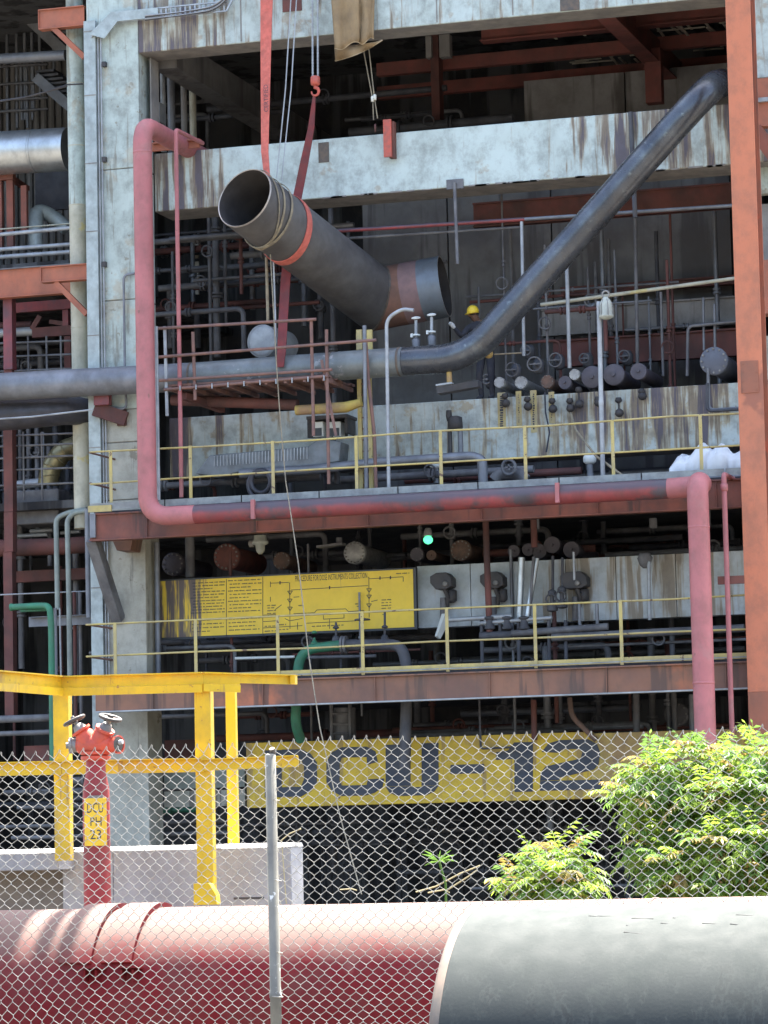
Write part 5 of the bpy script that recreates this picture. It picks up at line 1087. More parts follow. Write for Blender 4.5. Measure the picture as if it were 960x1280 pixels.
def cantilever(lab, x0, x1, yt, yb, bx, by, m, Y=58.05):
    t = thing('cantilever_bracket', lab, 'bracket', P(x1, yb, Y))
    zt, zb = P((x0+x1)/2, yt, Y).z, P((x0+x1)/2, yb, Y).z; xa, xb_ = PX(x0, Y, yt), xa_col
    MB().box((xa, Y+.04, zb+.02), (xb_, Y+.06, zt-.02)).build('web', m, t); MB().box((xa, Y, zt-.02), (xb_, Y+.2, zt)).build('flange', m, t); MB().box((xa, Y, zb), (xb_, Y+.2, zb+.02)).build('flange', m, t)
    MB().box((xa-.01, Y, zb), (xa-.001, Y+.2, zt)).build('end_plate', m, t)
    MB().bar(P(bx[0], by[0], Y+.08), P(bx[1], by[1], Y+.08), .1, .1).build('brace', m, t)
xa_col = PX(106.5, 58.0, 300)
cantilever('upper orange cantilever bracket on the white column', 48, 106, 9, 34, (66, 106), (34, 72), 'orange_beam')
cantilever('lower orange cantilever bracket on the white column', 51, 108, 331, 351, (70, 109), (353, 393), 'orange_beam')
t = thing('steel_beam', 'orange brown beam behind the lower cantilever bracket', 'beam', P(40, 365, 59))
zt, zb = P(40, 334, 59).z, P(40, 368, 59).z
MB().box((PX(-60, 59, 350), 59.05, zb), (PX(88, 59, 350), 59.08, zt)).build('web', 'orange_beam', t); MB().box((PX(-60, 59, 350), 59.0, zt), (PX(88, 59, 350), 59.2, zt+.02)).build('flange', 'soot_grey', t); MB().box((PX(-60, 59, 350), 59.0, zb-.02), (PX(88, 59, 350), 59.2, zb)).build('flange', 'orange_beam', t)
t = thing('pipe_trestle', 'red steel frame below the aluminium duct', 'frame', P(15, 310, 60.4))
for a, b, c, d in ((8, 16, 220, 312), (26, 33, 232, 292), (-30, 2, 222, 312)): fbox(MB(), (a, 260), (b, 260), (a, c), (a, d), 60.4, 60.5).build('post', 'red_beam', t)
fbox(MB(), (-30, 225), (16, 225), (0, 217), (0, 225), 60.35, 60.5).build('lintel', 'red_beam', t); MB().bar(P(16, 224, 60.5), P(34, 236, 61.6), .1, .1).build('tie', 'red_beam', t)
t = thing('clad_elbow', 'small silver clad pipe elbow under the black hatch', 'pipe', P(48, 300, 61))
MB().tube(L3([(84, 286, 61.2), (66, 270, 61.2), (46, 262, 61), (44, 282, 60.8), (45, 312, 60.8)]), 9.5*m_per_px(61), 16, .35, nb=7).build('cladding', 'galv_cover', t)
for u in (264, 270, 277, 284, 291): MB().torus(P(46-(u-264)*.1, u+4, 60.95), (.3, .2, 1), 9.6*m_per_px(61), .008, 18, 5).build('band', 'light_pipe', t)
t = thing('pipe_rails', 'three pale horizontal pipes above the orange brown beam', 'pipe', P(40, 300, 59.6))
for a, b, r in ((295, 285, 2.8), (313, 305.5, 2.8), (322.5, 315, 3)): MB().tube([P(-30, a+1, 59.6), P(88, b, 59.6)], r*m_per_px(59.6), 10).build('pipe_run', 'light_pipe', t)
MB().tube([P(-30, 289, 59.8), P(88, 279.5, 59.8)], .016, 6).build('cable', 'cream_pipe', t)
t = thing('pipe_support_frame', 'dull red support frame under the orange brown beam', 'frame', P(50, 415, 60))
for a, b, c, d, m in ((18, 90, 376, 388, 'riser_dull'), (40, 92, 408, 420, 'soot_red')): fbox(MB(), (a, c), (b, c), ((a+b)/2, c), ((a+b)/2, d), 60, 60.1).build('beam', m, t)
fbox(MB(), (78, 395), (85, 395), (80, 387), (80, 408), 60.02, 60.12).build('post', 'riser_dull', t); fbox(MB(), (80, 430), (88, 430), (84, 420), (84, 470), 60.02, 60.12).build('post', 'soot_red', t)
MB().bar(P(62, 402, 60.05), P(82, 405, 60.05), .05, .08).build('gusset', 'soot_red', t); MB().bar(P(40, 412, 60.05), P(50, 395, 60.05), .05, .1).build('gusset', 'soot_red', t)
pipe('white_pipe', 'short white pipe behind the plum column', 'pipe', [(-10, 417, 60.6), (42, 414, 60.6)], 6, 'light_pipe', n=14)
pipe('plum_pipe', 'short plum pipe above the short white pipe', 'pipe', [(-10, 408, 60.8), (40, 406, 60.8)], 5, 'soot_red', n=14)
t = thing('steel_column', 'plum painted slim steel column at the left edge', 'column', P(12, 1000, 59.2))
for a, b, y0, y1, m in ((4, 15, 368, 462, 'riser_dull'), (4.5, 15.5, 530, 640, 'soot_red'), (5, 16, 640.5, 690, 'soot_red'), (5, 16, 690.5, 900, 'soot_red')): fbox(MB(), (a+(y0-500)*.017*.0, (y0+y1)/2), (b, (y0+y1)/2), (a, y0), (a, y1), 59.2, 59.4).build('shaft', m, t)
fbox(MB(), (5, 500), (15, 500), (9, 462), (9, 530), 59.24, 59.36).build('shaft', 'soot_red', t)
def dark_rail(lab, ytop, ys, xs, yb, Y):
    t = thing('railing', lab, 'railing', P(50, yb, Y))
    for y in ys: MB().tube([P(-20, y+3, Y), P(110, y-2, Y)], .022, 6).build('rail', 'soot_grey', t)
    for x in xs: MB().tube([P(x, ytop, Y), P(x+1, yb, Y)], .022, 6).build('post', 'soot_grey', t)
dark_rail('dark railing just above the long grey pipe at left', 420, (427, 444, 462), (35, 58, 76), 470, 59.8)
dark_rail('dark railing below the long grey pipe at left', 540, (543, 556, 571, 586, 605), (29, 52, 105), 625, 59.4)
pipe('sagging_cable', 'slim cable sagging across the cream pipe at upper left', 'cable', [(-20, 130, 58.2), (30, 122, 58.2), (60, 114, 58.2), (84, 106, 58.25), (104, 105, 58.3)], 1.1, 'box_dark', n=5)
pipe('sagging_cable', 'second slim cable under the first at upper left', 'cable', [(-20, 129, 58.4), (40, 120, 58.4), (84, 108, 58.3)], 1.0, 'box_dark', n=5)
pipe('steel_wire', 'thin pale wire below the black wrapped pipe', 'wire', [(-20, 525, 57.4), (40, 521, 57.4), (117, 512, 57.4)], 1.2, 'light_pipe', n=5)
t = thing('gold_elbow', 'gold foil clad pipe elbow behind the dark railing', 'pipe', P(70, 600, 60.2))
MB().tube(L3([(60, 606, 60.2), (63, 585, 60.2), (80, 562, 60.25), (100, 557, 60.4), (125, 562, 60.8)]), 13.5*m_per_px(60.2), 18, .5, nb=6).build('cladding', 'gold_foil', t)
for c_, ax in (((61.5, 596), (-.1, 0, 1)), ((66, 583), (.35, 0, 1)), ((73, 572), (.8, 0, .9)), ((83, 563), (1, 0, .5)), ((94, 558.5), (1, 0, .2))): MB().torus(P(*c_, 60.2), ax, 13.6*m_per_px(60.2), .014, 20, 5).build('band', 'gold_foil', t)
pipe('white_pipe', 'stubby white pipe left of the gold elbow foot', 'pipe', [(17, 607, 60.6), (52, 603, 60.6)], 6, 'light_pipe', n=14)
tag(fbox(MB(), (18, 640), (73, 640), (45, 612), (45, 655), 60.0, 60.6).build('grey_cabinet', 'soot_grey', None, .03), 'dull grey cabinet below the gold elbow', 'cabinet')
pipe('thin_pipe', 'bright vertical tube left of the gold elbow', 'pipe', [(53, 540, 60.8), (54, 600, 60.8)], 2.4, 'light_pipe', n=8)
t = thing('pale_bundle', 'pale pipe bundle below the grey cabinet', 'pipe', P(50, 668, 61));  # short pale coloured pipe lengths
for a, b, y in ((38, 66, 664), (17, 60, 670), (76, 100, 666)): MB().tube([P(a, y, 61), P(b, y-2, 61)], .04, 8).build('pipe_run', 'light_pipe', t)
pipe('plum_pipe', 'broad plum grey pipe below the cabinet at left', 'pipe', [(-30, 686, 59.9), (72, 683, 59.9), (118, 680, 60.2)], 11, 'soot_red', n=16)
tag(fbox(MB(), (17, 720), (108, 720), (60, 712), (60, 726), 60.8, 60.95).build('steel_beam', 'soot_red'), 'dim dull red beam low in the left structure', 'beam')
pipe('bent_pipe', 'left pale green pipe of the inverted pair by the column', 'pipe', [(108, 637, 58.4), (84, 641, 58.4), (70, 648, 58.4), (71, 700, 58.4), (72, 762, 58.4)], 3.4, 'pale_green', bend=.2, n=10)
pipe('bent_pipe', 'right pale green pipe of the inverted pair by the column', 'pipe', [(108, 638.5, 58.2), (92, 641, 58.2), (84, 650, 58.2), (86, 740, 58.2), (88, 880, 58.2)], 3.4, 'pale_green', bend=.2, n=10)
pipe('thin_pipe', 'slate vertical pipe against the column side at left', 'pipe', [(109, 636, 58.0), (111, 772, 58.0)], 3.6, 'grey_pipe', n=10)
for k, (px, m) in enumerate(((95, 'soot_red'), (102, 'soot_grey'))): pipe('thin_pipe', ('dim plum', 'dim grey')[k]+' pipe dropping below the slate channel beam', 'pipe', [(px-2, 740, 58.9), (px, 900, 58.9)], 2.6, m, n=8)
t = thing('green_pipe', 'bright green bent pipe at left above the barrier', 'pipe', P(65, 900, 57.4))
MB().tube(L3([(15, 759, 57.6), (50, 757, 57.5), (62, 757.5, 57.4), (64, 780, 57.4), (66, 960, 57.4)]), .06, 12, .18).build('pipe_run', 'green_paint', t)
MB().tube([P(26, 763.5, 57.6), P(58, 762, 57.6)], .03, 8).build('side_line', 'green_paint', t); MB().lathe(P(15, 759, 57.6), (-1, 0, 0), [(-.02, .06), (0, .07), (.03, .07)], 12).build('end_cap', 'green_paint', t)
pipe('thin_pipe', 'blue slate pipe right beside the bright green pipe', 'pipe', [(69, 760, 57.7), (71, 900, 57.7)], 2.4, 'grey_pipe', n=8)
pipe('thin_pipe', 'thin pale pipe rightmost beside the bright green pipe', 'pipe', [(74.5, 760, 57.7), (76.5, 860, 57.7)], 1.2, 'light_pipe', n=8)
t = thing('channel_beam', 'slate grey channel beam between green pipe and column', 'beam', P(70, 780, 58.7)); fbox(MB(), (36, 775), (118, 775), (75, 770.5), (75, 782), 58.7, 58.74).build('web', 'grey_pipe', t); fbox(MB(), (36, 775), (118, 775), (75, 769.5), (75, 770.3), 58.6, 58.74).build('flange', 'grey_pipe', t)
pipe('steel_wire', 'thin pale wire above the bright green pipe', 'wire', [(-10, 744, 58.9), (60, 741, 58.9), (112, 739, 58.9)], .9, 'light_pipe', n=5)
for lab, y, r in (('upper of two dark level pipes under the barrier rail', 900, 5), ('lower of two dark level pipes under the barrier rail', 918, 3.5)): pipe('level_pipe', lab, 'pipe', [(-20, y, 59.2), (66, y-3, 59.2)], r, 'soot_grey', n=10)
tag(fbox(MB(), (30, 940), (64, 940), (45, 932), (45, 960), 59.4, 59.8).build('rust_box', 'soot_red'), 'dull red box low behind the left barrier post', 'box')
dk2 = ['soot_steel', 'soot_grey', 'green_paint', 'soot_grey']
random.seed(33)
fill(10, (-10, 240), (965, 1045), (58.8, 64), False, 'dim pipe behind the lattice of the barrier', 'dim pipes behind the barrier', dk2, (1.5, 5))
fill(8, (5, 90), (560, 640), (60.6, 64), True, 'dim upright in the dark behind the gold elbow', 'dim uprights behind gold elbow', ['soot_steel', 'soot_grey'], (1.5, 4))
fill(9, (5, 110), (700, 900), (60.6, 64), True, 'dim upright in the dark of the lower left structure', 'dim uprights at lower left', ['soot_steel', 'soot_grey', 'soot_red'], (1.5, 5))
fill(7, (10, 90), (425, 470), (61, 64), False, 'dim level pipe behind the plum column', 'dim level pipes behind plum column', ['soot_steel', 'soot_grey'], (1.5, 5))
for lab, z, x1 in (('dark floor slab of the left structure at mid height', PZ(626, 59.6, 50), 106), ('dark floor slab of the left structure below the orange beam', PZ(326, 59.6, 50), 88)):
    tag(MB().box((XL+.31, 59.7, z-.15), (PX(x1, 59.7, 500), 68.98, z)).build('floor_slab', 'soot_wall'), lab, 'floor slab')

# ================================================================== FOREGROUND: RED MAIN
YRm = 20.3; rr = .60; zr = P(480, 1129, YRm).z-rr
xl, xr_ = PX(-260, YRm, 1150), PX(1300, YRm, 1150)
t = thing('red_main', 'big red pipeline lying behind the chain link fence', 'pipe', (PX(400, YRm, 1150), YRm, zr-rr))
joint = [xl, PX(345, YRm, 1150)+1.0, xr_]
xj = PX(820, YRm, 1150)
MB().tube([(xl, YRm, zr), (xj, YRm, zr)], rr, 72).build('pipe_length', 'red_main', t); MB().tube([(xj+.004, YRm, zr), (xr_, YRm, zr)], rr, 72).build('pipe_length', 'red_main', t)
MB().lathe((xj-.012, YRm, zr), (1, 0, 0), [(0, rr), (.006, rr+.006), (.02, rr+.006), (.026, rr)], 72).build('weld_seam', 'red_main', t)
def arc_plate(x0, x1, a0, a1, r0, th, m, name, parent, n=26):
    mb = MB(); vs = []
    for k in range(n+1):
        a = a0+(a1-a0)*k/n; c, s_ = math.cos(a), math.sin(a)
        for x, r in ((x0, r0), (x1, r0), (x1, r0+th), (x0, r0+th)): vs.append((x, YRm-c*r, zr+s_*r))
    fs = [];
    for k in range(n):
        o = 4*k
        for i in range(4): fs.append((o+i, o+(i+1) % 4, o+4+(i+1) % 4, o+4+i))
    fs += [(0, 3, 2, 1), (4*n, 4*n+1, 4*n+2, 4*n+3)]
    sm = [i % 4 in (0, 2) for i in range(4*n)]+[False, False]
    mb.add(vs, fs, sm); return mb.build(name, m, parent)
for a, b, lx in ((104, 142, 119), (154, 192, 165)):
    x0, x1 = PX(a+12, YRm, 1140), PX(b+12, YRm, 1140)
    arc_plate(x0, x1, RD(26), RD(150), rr+.002, .03, 'red_main', 'saddle_strap', t)
    c0_, s0_ = math.cos(RD(24)), math.sin(RD(24)); xm = PX(lx, YRm-.55, 1188)
    yb_, zb_ = YRm-c0_*(rr+.002), zr+s0_*(rr+.002)
    mb = MB(); vs = [(xm-.075, yb_, zb_), (xm+.075, yb_, zb_), (xm+.075, yb_-.11, zb_+.01), (xm-.075, yb_-.11, zb_+.01)]; vs += [(x, y, z-.012) for x, y, z in vs]
    mb.add(vs, [(3, 2, 1, 0), (4, 5, 6, 7), (0, 1, 5, 4), (1, 2, 6, 5), (2, 3, 7, 6), (3, 0, 4, 7)]); mb.build('lug_plate', 'red_main', t)
    for s_ in (-.04, .035): MB().prism([(0, 0)]*0 or [(xm+s_-.006, zb_-.013), (xm+s_+.006, zb_-.013), (xm+s_+.006, zb_-.085), (xm+s_-.006, zb_-.085)], yb_-.085, yb_+.06).build('gusset', 'red_main', t)
for px in (-120, 250, 620, 1000):
    x = PX(px, YRm, 1250); t2 = thing('pipe_sleeper', 'concrete sleeper block under the red pipeline, '+('leftmost', 'left of the fence post', 'below the small bush', 'rightmost')[(-120, 250, 620, 1000).index(px)], 'support', (x, YRm, 0), 'sleepers under the red pipeline')
    MB().box((x-.2, YRm-.55, 0), (x+.2, YRm+.55, max(.1, zr-rr+.06))).build('block', 'wall_conc', t2, .02); MB().box((x-.1, YRm-.3, zr-rr+.062), (x+.1, YRm+.3, zr-rr*.86)).build('saddle', 'cast_grey', t2)
# ------------------------------------------------------------------ grey main
YGm = 16.4; rG = .92; zg = (P(600, 1133, YGm).z+P(940, 1128.5, YGm).z)/2-rG
xg = PX(591, YGm, 1140); t = thing('grey_main', 'huge dull grey pipe lying in front of the fence', 'pipe', (xg, YGm, zg-rG))
MB().lathe((xg, YGm, zg), (1, 0, 0), [(.055, rG), (9, rG)], 128).build('shell', 'grey_main', t)
MB().lathe((xg, YGm, zg), (1, 0, 0), [(0, rG-.05), (0.0, rG-.02), (.006, rG-.008), (.02, rG-.001), (.0545, rG+.0015)], 128).build('end_lip', 'rim_rust', t)
random.seed(9)
mat('chalk', (.075, .08, .077), (.06, .063, .06), .8, scale=20)
for k in range(10):   # old white paint runs and scratches on the crown of the pipe
    a = RD(random.uniform(58, 72)); x = PX(random.choice((760, 800, 820, 850, 868, 905, 925, 945)), YGm, 1160)+random.uniform(-.05, .05)
    mb = MB(); L_ = random.uniform(.01, .05); wv = random.uniform(.03, .12)
    pts = [(x+wv*u, YGm-math.cos(a-L_*u*random.uniform(.2, 1))*(rG+.001), zg+math.sin(a-L_*u)*(rG+.001)) for u in (0, .3, .6, 1)]
    mb.tube(pts, .0025, 4); mb.build('paint_scratch', 'chalk', t)
for px in (700, 1100):
    x = PX(px, YGm, 1280); t2 = thing('pipe_sleeper', 'concrete sleeper block under the huge grey pipe, '+('near its open end' if px < 900 else 'at the right edge'), 'support', (x, YGm, 0), 'sleepers under the grey pipe')
    MB().box((x-.25, YGm-.8, 0), (x+.25, YGm+.8, max(.08, zg-rG+.1))).build('block', 'wall_conc', t2, .02)

# ------------------------------------------------------------------ concrete wall
YWl = 26.3
t = thing('concrete_wall', 'low grey concrete wall behind the red pipeline and barrier', 'wall', (PX(220, YWl, 1100), YWl, 0))
zw = (P(100, 1058.5, YWl).z+P(360, 1054, YWl).z)/2; wxa, wxb = PX(78, YWl, 1090), PX(364.5, YWl, 1090)
for a, b in ((78, 141), (141.5, 250), (250.5, 364.5)):
    MB().box((PX(a, YWl, 1090), YWl, 0), (PX(b, YWl, 1090), YWl+.3, zw-.035)).build('wall_bay', 'wall_conc', t, .008)
MB().add([(wxa, YWl-.006, zw-.034), (wxb+.004, YWl-.006, zw-.034), (wxb+.004, YWl+.05, zw), (wxa, YWl+.05, zw), (wxa, YWl+.306, zw-.034), (wxb+.004, YWl+.306, zw-.034), (wxb+.004, YWl+.26, zw), (wxa, YWl+.26, zw)],
         [(0, 1, 2, 3), (3, 2, 6, 7), (7, 6, 5, 4), (0, 3, 7, 4), (1, 5, 6, 2), (0, 4, 5, 1)]).build('coping', 'coping', t)  # top slope shaped to catch the sun as a bright line
zl_ = zw-.01
MB().box((PX(-140, YWl, 1070), YWl-.34, zl_-.17), (PX(73, YWl-.34, 1070), YWl+.3, zl_-.03)).build('ledge', 'wall_conc', t, .008)
MB().add([(PX(-140, YWl, 1070), YWl-.35, zl_-.029), (PX(73.5, YWl-.34, 1070), YWl-.35, zl_-.029), (PX(73.5, YWl-.34, 1070), YWl-.29, zl_+.004), (PX(-140, YWl, 1070), YWl-.29, zl_+.004), (PX(-140, YWl, 1070), YWl+.3, zl_), (PX(73.5, YWl-.34, 1070), YWl+.3, zl_)], [(0, 1, 2, 3), (3, 2, 5, 4)]).build('ledge_top', 'coping', t)  # front slope of the ledge, likewise shaped to catch the sun
MB().box((PX(-140, YWl, 1100), YWl+.04, 0), (PX(77.5, YWl, 1100), YWl+.3, zl_-.171)).build('recessed_face', 'wall_brown', t)
fbox(MB(), (292, 1120), (330, 1120), (310, 1121.5), (310, 1124), YWl-.004, YWl+.01).build('crack', 'box_dark', t)

# ------------------------------------------------------------------ yellow barrier
YY = 25.7; u_ = m_per_px(YY)
t = thing('yellow_barrier', 'yellow steel guard barrier of channels around the fire hydrant', 'barrier', (PX(255, YY, 1120), YY, 0))
def ypost(px, pyt, pyb, wpx, Y, foot=False, slope=.02):
    x = PX(px, Y, 950); w_ = wpx*m_per_px(Y); z0, z1 = PZ(pyb, Y, px), PZ(pyt, Y, px)
    MB().box((x-w_/2, Y, z0), (x+w_/2, Y+.008, z1)).build('post_web', 'frame_yellow', t, .002)
    MB().box((x-w_/2, Y+.0085, z0), (x-w_/2+.008, Y+w_*.6, z1)).build('post_flange', 'frame_yellow', t, .002); MB().box((x+w_/2-.008, Y+.0085, z0), (x+w_/2, Y+w_*.6, z1)).build('post_flange', 'frame_yellow', t, .002)
    if foot:
        MB().prism([(x-w_*.5, z0), (x+w_*.95, z0), (x+w_*.9, z0+.08), (x+w_*.5, z0+.17), (x-w_*.5, z0+.17)], Y-.09, Y-.002).build('foot', 'frame_yellow', t, .004)
ypost(76.5, 846, 1076, 21, YY-.0); ypost(254, 841, 1131, 21.5, YY, True); ypost(289, 855, 1054, 13, YWl+.34)
def chan(p, q, h, name='rail', lip=.05, top=True):
    """channel rail: recessed web under a top flange, lower flange strip proud"""
    p, q = Vector(p), Vector(q); d = (q-p).normalized(); n_ = Vector((-d.y, d.x, 0)).normalized()*-1
    if n_.y > 0: n_ = -n_
    mid = Vector((0, 0, -h*.3)); low = Vector((0, 0, -h*.8))
    MB().bar(p+mid, q+mid, .008, h*.56).build(name+'_web', 'frame_yellow', t)
    MB().bar(p+n_*lip*.5, q+n_*lip*.5, lip, .01).build(name+'_flange', 'frame_yellow', t)
    MB().bar(p+low+n_*lip*.6, q+low+n_*lip*.6, .012, h*.4).build(name+'_lower_strip', 'frame_yellow', t)
A = P(77, 846, YY-.02); B_ = P(254, 841, YY-.02); h_ = 25*u_
chan(A, B_, h_)
chan(P(-60, 834, YY-1.5), A, h_)
C_ = P(300, 842.5, YY+.1); chan(B_, C_, h_*.95); D_ = P(371, 844.5, YY+.5)
MB().bar(C_+Vector((-.02, 0, -.035)), D_+Vector((0, 0, -.035)), .01, .075).build('rail_angle', 'frame_yellow', t); MB().bar(C_+Vector((-.02, -.03, 0)), D_+Vector((0, -.03, 0)), .07, .008).build('rail_angle', 'frame_yellow', t)
MB().bar(D_+Vector((-.03, -.05, -.035)), D_+Vector((.01, -.05, -.035)), .06, .07).build('end_cleat', 'frame_yellow', t)
a, b, c, d = P(-60, 963, YY-.03), P(77, 960, YY-.03), P(254, 956.5, YY-.03), P(373, 951.5, YY+.1)
MB().bar(a, b, .01, 17*u_).build('low_rail', 'frame_yellow', t); MB().bar(b+Vector((.004, 0, 0)), c, .01, 17*u_).build('low_rail', 'frame_yellow', t); MB().bar(c+Vector((.004, 0, 0)), d, .01, 14*u_).build('low_rail', 'frame_yellow', t)
for p_, q_, hh in ((a, b, 17), (b, c, 17), (c, d, 14)):
    MB().bar(p_+Vector((0, -.03, hh*u_/2)), q_+Vector((0, -.03, hh*u_/2)), .06, .008).build('low_rail_flange', 'frame_yellow', t)

# ------------------------------------------------------------------ fire hydrant
YHy = 24.9; k_ = m_per_px(YHy); hx = PX(121, YHy, 1060)
t = thing('fire_hydrant', 'red twin valve fire hydrant with yellow number plate', 'hydrant', (hx, YHy, 0))
zq = lambda y: PZ(y, YHy, 121)
MB().lathe((hx, YHy, 0), (0, 0, 1), [(0, .16), (.03, .16), (.031, 17.3*k_), (zq(1000), 17.3*k_), (zq(985), 16.8*k_), (zq(966), 13*k_), (zq(950), 12.5*k_)], 28).build('standpipe', 'hydrant_red', t)
MB().lathe((hx, YHy, zq(951)), (0, 0, 1), [(0, 15*k_), (.012, 19*k_), (.035, 19*k_), (.04, 15*k_), (.05, 19*k_), (.07, 19*k_)], 20).build('flange', 'valve_red', t)
hz = zq(931)
MB().lathe((hx-23*k_, YHy-.02, hz), (1, 0, 0), [(0, 9*k_), (4*k_, 12*k_), (14*k_, 13*k_), (23*k_, 15*k_), (32*k_, 13*k_), (44*k_, 12*k_), (48*k_, 9*k_)], 18).build('head', 'valve_red', t)
MB().lathe((hx, YHy, hz), (0, 0, -1), [(0, 13*k_), (20*k_, 12*k_)], 18).build('neck', 'valve_red', t)
MB().lathe((hx+24*k_, YHy-.02, hz-.005), (1, -.25, 0), [(0, 10*k_), (8*k_, 10.5*k_), (8.2*k_, 12*k_), (12*k_, 12*k_), (12.1*k_, 9.5*k_), (7*k_, 9*k_)], 18).build('outlet_coupling', 'valve_red', t)
MB().lathe((hx+35.5*k_, YHy-.07, hz-.005), (1, -.25, 0), [(0, 9.6*k_), (.004, 9.6*k_)], 18).build('outlet_mouth', 'cast_dark', t)
MB().lathe((hx-23*k_, YHy-.02, hz), (-1, -.25, 0), [(0, 9*k_), (7*k_, 9*k_), (7.2*k_, 10.5*k_), (11*k_, 10.5*k_), (11.2*k_, 4*k_), (15*k_, 4*k_)], 16).build('outlet_cap', 'cast_grey', t)
MB().lathe((hx+36*k_, YHy-.06, hz+.01), (1, -.2, .1), [(0, 3*k_), (6*k_, 3*k_)], 8).build('lug', 'coping', t)
for s_, px in ((-1, 103), (1, 139)):
    ax = Vector((.52*s_, -.2, .85)).normalized(); b = Vector((hx+s_*5*k_, YHy-.02, hz))
    MB().lathe(b, ax, [(0, 13*k_), (16*k_, 12.5*k_), (20*k_, 10*k_), (21*k_, 13*k_), (24*k_, 13*k_)], 16).build('bonnet', 'valve_red', t)
    MB().lathe(b+ax*24*k_, ax, [(0, 9*k_), (7*k_, 6*k_), (8*k_, 3*k_), (20*k_, 2.5*k_)], 12).build('yoke', 'cast_grey', t)
    wc = b+ax*(38 if s_ < 0 else 40)*k_; wax = Vector((-.42 if s_ < 0 else .30, -.12, .9))
    wv = MB().torus(wc, wax, 13.5*k_, 2.2*k_, 22, 8).build('handwheel', 'cast_dark', t)
    sp = MB(); wn = wax.normalized(); e1_ = wn.cross(Vector((0, 1, 0))).normalized(); e2_ = wn.cross(e1_)
    for q in range(5):
        an = q*2*math.pi/5; sp.bar(wc, wc+(e1_*math.cos(an)+e2_*math.sin(an))*13*k_, 3.2*k_, 1.6*k_, wn)
    sp.lathe(wc-wn*3*k_, wn, [(0, 4*k_), (7*k_, 3.5*k_)], 10); sp.build('spokes', 'cast_dark', wv)
pa, pb = P(105, 998, YHy-.125), P(133.5, 1057, YHy-.125)
pl_ = MB().box((pa.x, YHy-.125, pb.z), (pb.x, YHy-.119, pa.z)).build('number_plate', 'plate_yellow', t, .002)
MB().box((pa.x+.03, YHy-.1185, pa.z-.0), (pb.x-.03, YHy-.1, pa.z+.02)).build('plate_hanger', 'cast_grey', t)
w_ = pb.x-pa.x; hgt = pa.z-pb.z
for txt, v0, v1, u0, u1 in (('DCU', .10, .31, .14, .86), ('PH', .40, .58, .28, .78), ('23', .66, .86, .26, .76)):
    text_mesh(txt, hgt*(v1-v0), w_*(u1-u0), (pa.x+w_*u0, YHy-.1262, pa.z-hgt*v1), Vector((1, 0, 0)), Vector((0, 0, 1)), 'ink', pl_)

# ------------------------------------------------------------------ chain link fence
YFn = 18.2
t = thing('chain_link_fence', 'galvanised chain link fence across the foreground with one grey post', 'fence', (PX(345, YFn, 1100), YFn, 0))
MW, MH = .0712, .0706
fx0, fx1 = PX(-30, YFn, 1100), PX(990, YFn, 1000)
ztop_ = lambda x: P(480, 926.5, YFn).z
zt_ = P(480, 926, YFn).z; nper = int(zt_/MH)
nw = int((fx1-fx0)/(MW/2)); random.seed(4)
xref = PX(140, YFn, 1200)
def warp(x, z):
    """sag of the old mesh: pulled towards the lower left corner, gentle ripple elsewhere"""
    s_ = max(0., min(1., (xref+.9-x)/1.3))*max(0., min(1., (2.05-z)/.9))
    dx = .055*s_*math.sin(z*3)+.03*noise.noise(Vector((x*1.3, z*1.6, 0))); dz = -.14*s_*(x-xref-.9)*.9*-1*s_+.032*noise.noise(Vector((x*1.1, z*1.4, 7)))
    dy = .05*s_+.02*noise.noise(Vector((x*.9, z*1.1, 3)))
    return dx, dy, dz
for k in range(nw):
    xa = fx0+k*MW/2; mb = MB(); pts = []
    for i in range(2*nper+1):
        z = zt_-i*MH/2; ph = (i+k) % 2
        xx = xa+(0 if ph else MW/2)
        x_in = xx+(-.006 if ph == 0 else .006)
        yo = .0042 if ph else -.0042
        if i == 0:
            if (k % 2) == 0: pts += [Vector((xa+MW/4, YFn, z+.012)), Vector((xx, YFn, z))] if False else [Vector((xx, YFn-.004, z+.022)), Vector((xx+(.007 if ph else -.007), YFn, z+.008))]
            else: pts += [Vector((xx, YFn+.004, z+.018)), Vector((xx, YFn, z))]
            continue
        for dz in (.0055, -.0055): pts.append(Vector((xx, YFn+yo*(1 if dz > 0 else -1), z+dz)))
    out = []
    for p_ in pts:
        dx, dy, dz = warp(p_.x, p_.z); out.append(p_+Vector((dx, dy, dz)))
    mb.tube(out, .0022, 5, caps=False); mb.build('wire', 'fence_wire', t)
xp = PX(343, YFn-.05, 1100); pr_ = .031
MB().lathe((xp, YFn-.05, 0), (-.004, 0, 1), [(0, pr_), (PZ(1248, YFn-.05, 345), pr_), (PZ(1247, YFn-.05, 345), pr_*1.12), (PZ(1242, YFn-.05, 345), pr_*1.12), (PZ(1241, YFn-.05, 345), pr_), (PZ(944, YFn-.05, 340), pr_*.98), (PZ(942, YFn-.05, 340), pr_*.6)], 20).build('post', 'fence_post', t)
MB().tube([(xp, YFn-.03, PZ(943, YFn, 340)), (xp-.001, YFn-.05, PZ(936, YFn, 340))], pr_*.55, 8).build('post_cap', 'rim_rust', t)
MB().torus((xp, YFn-.05, PZ(1245, YFn, 345)), (.1, 0, 1), pr_*1.08, .004, 16, 5).build('tie_wire', 'fence_wire', t)
for yy in (1000, 1100, 1190): MB().torus((xp, YFn-.04, PZ(yy, YFn, 345)), (.15, .1, 1), pr_*1.15, .0025, 14, 4).build('tie_wire', 'fence_wire', t)

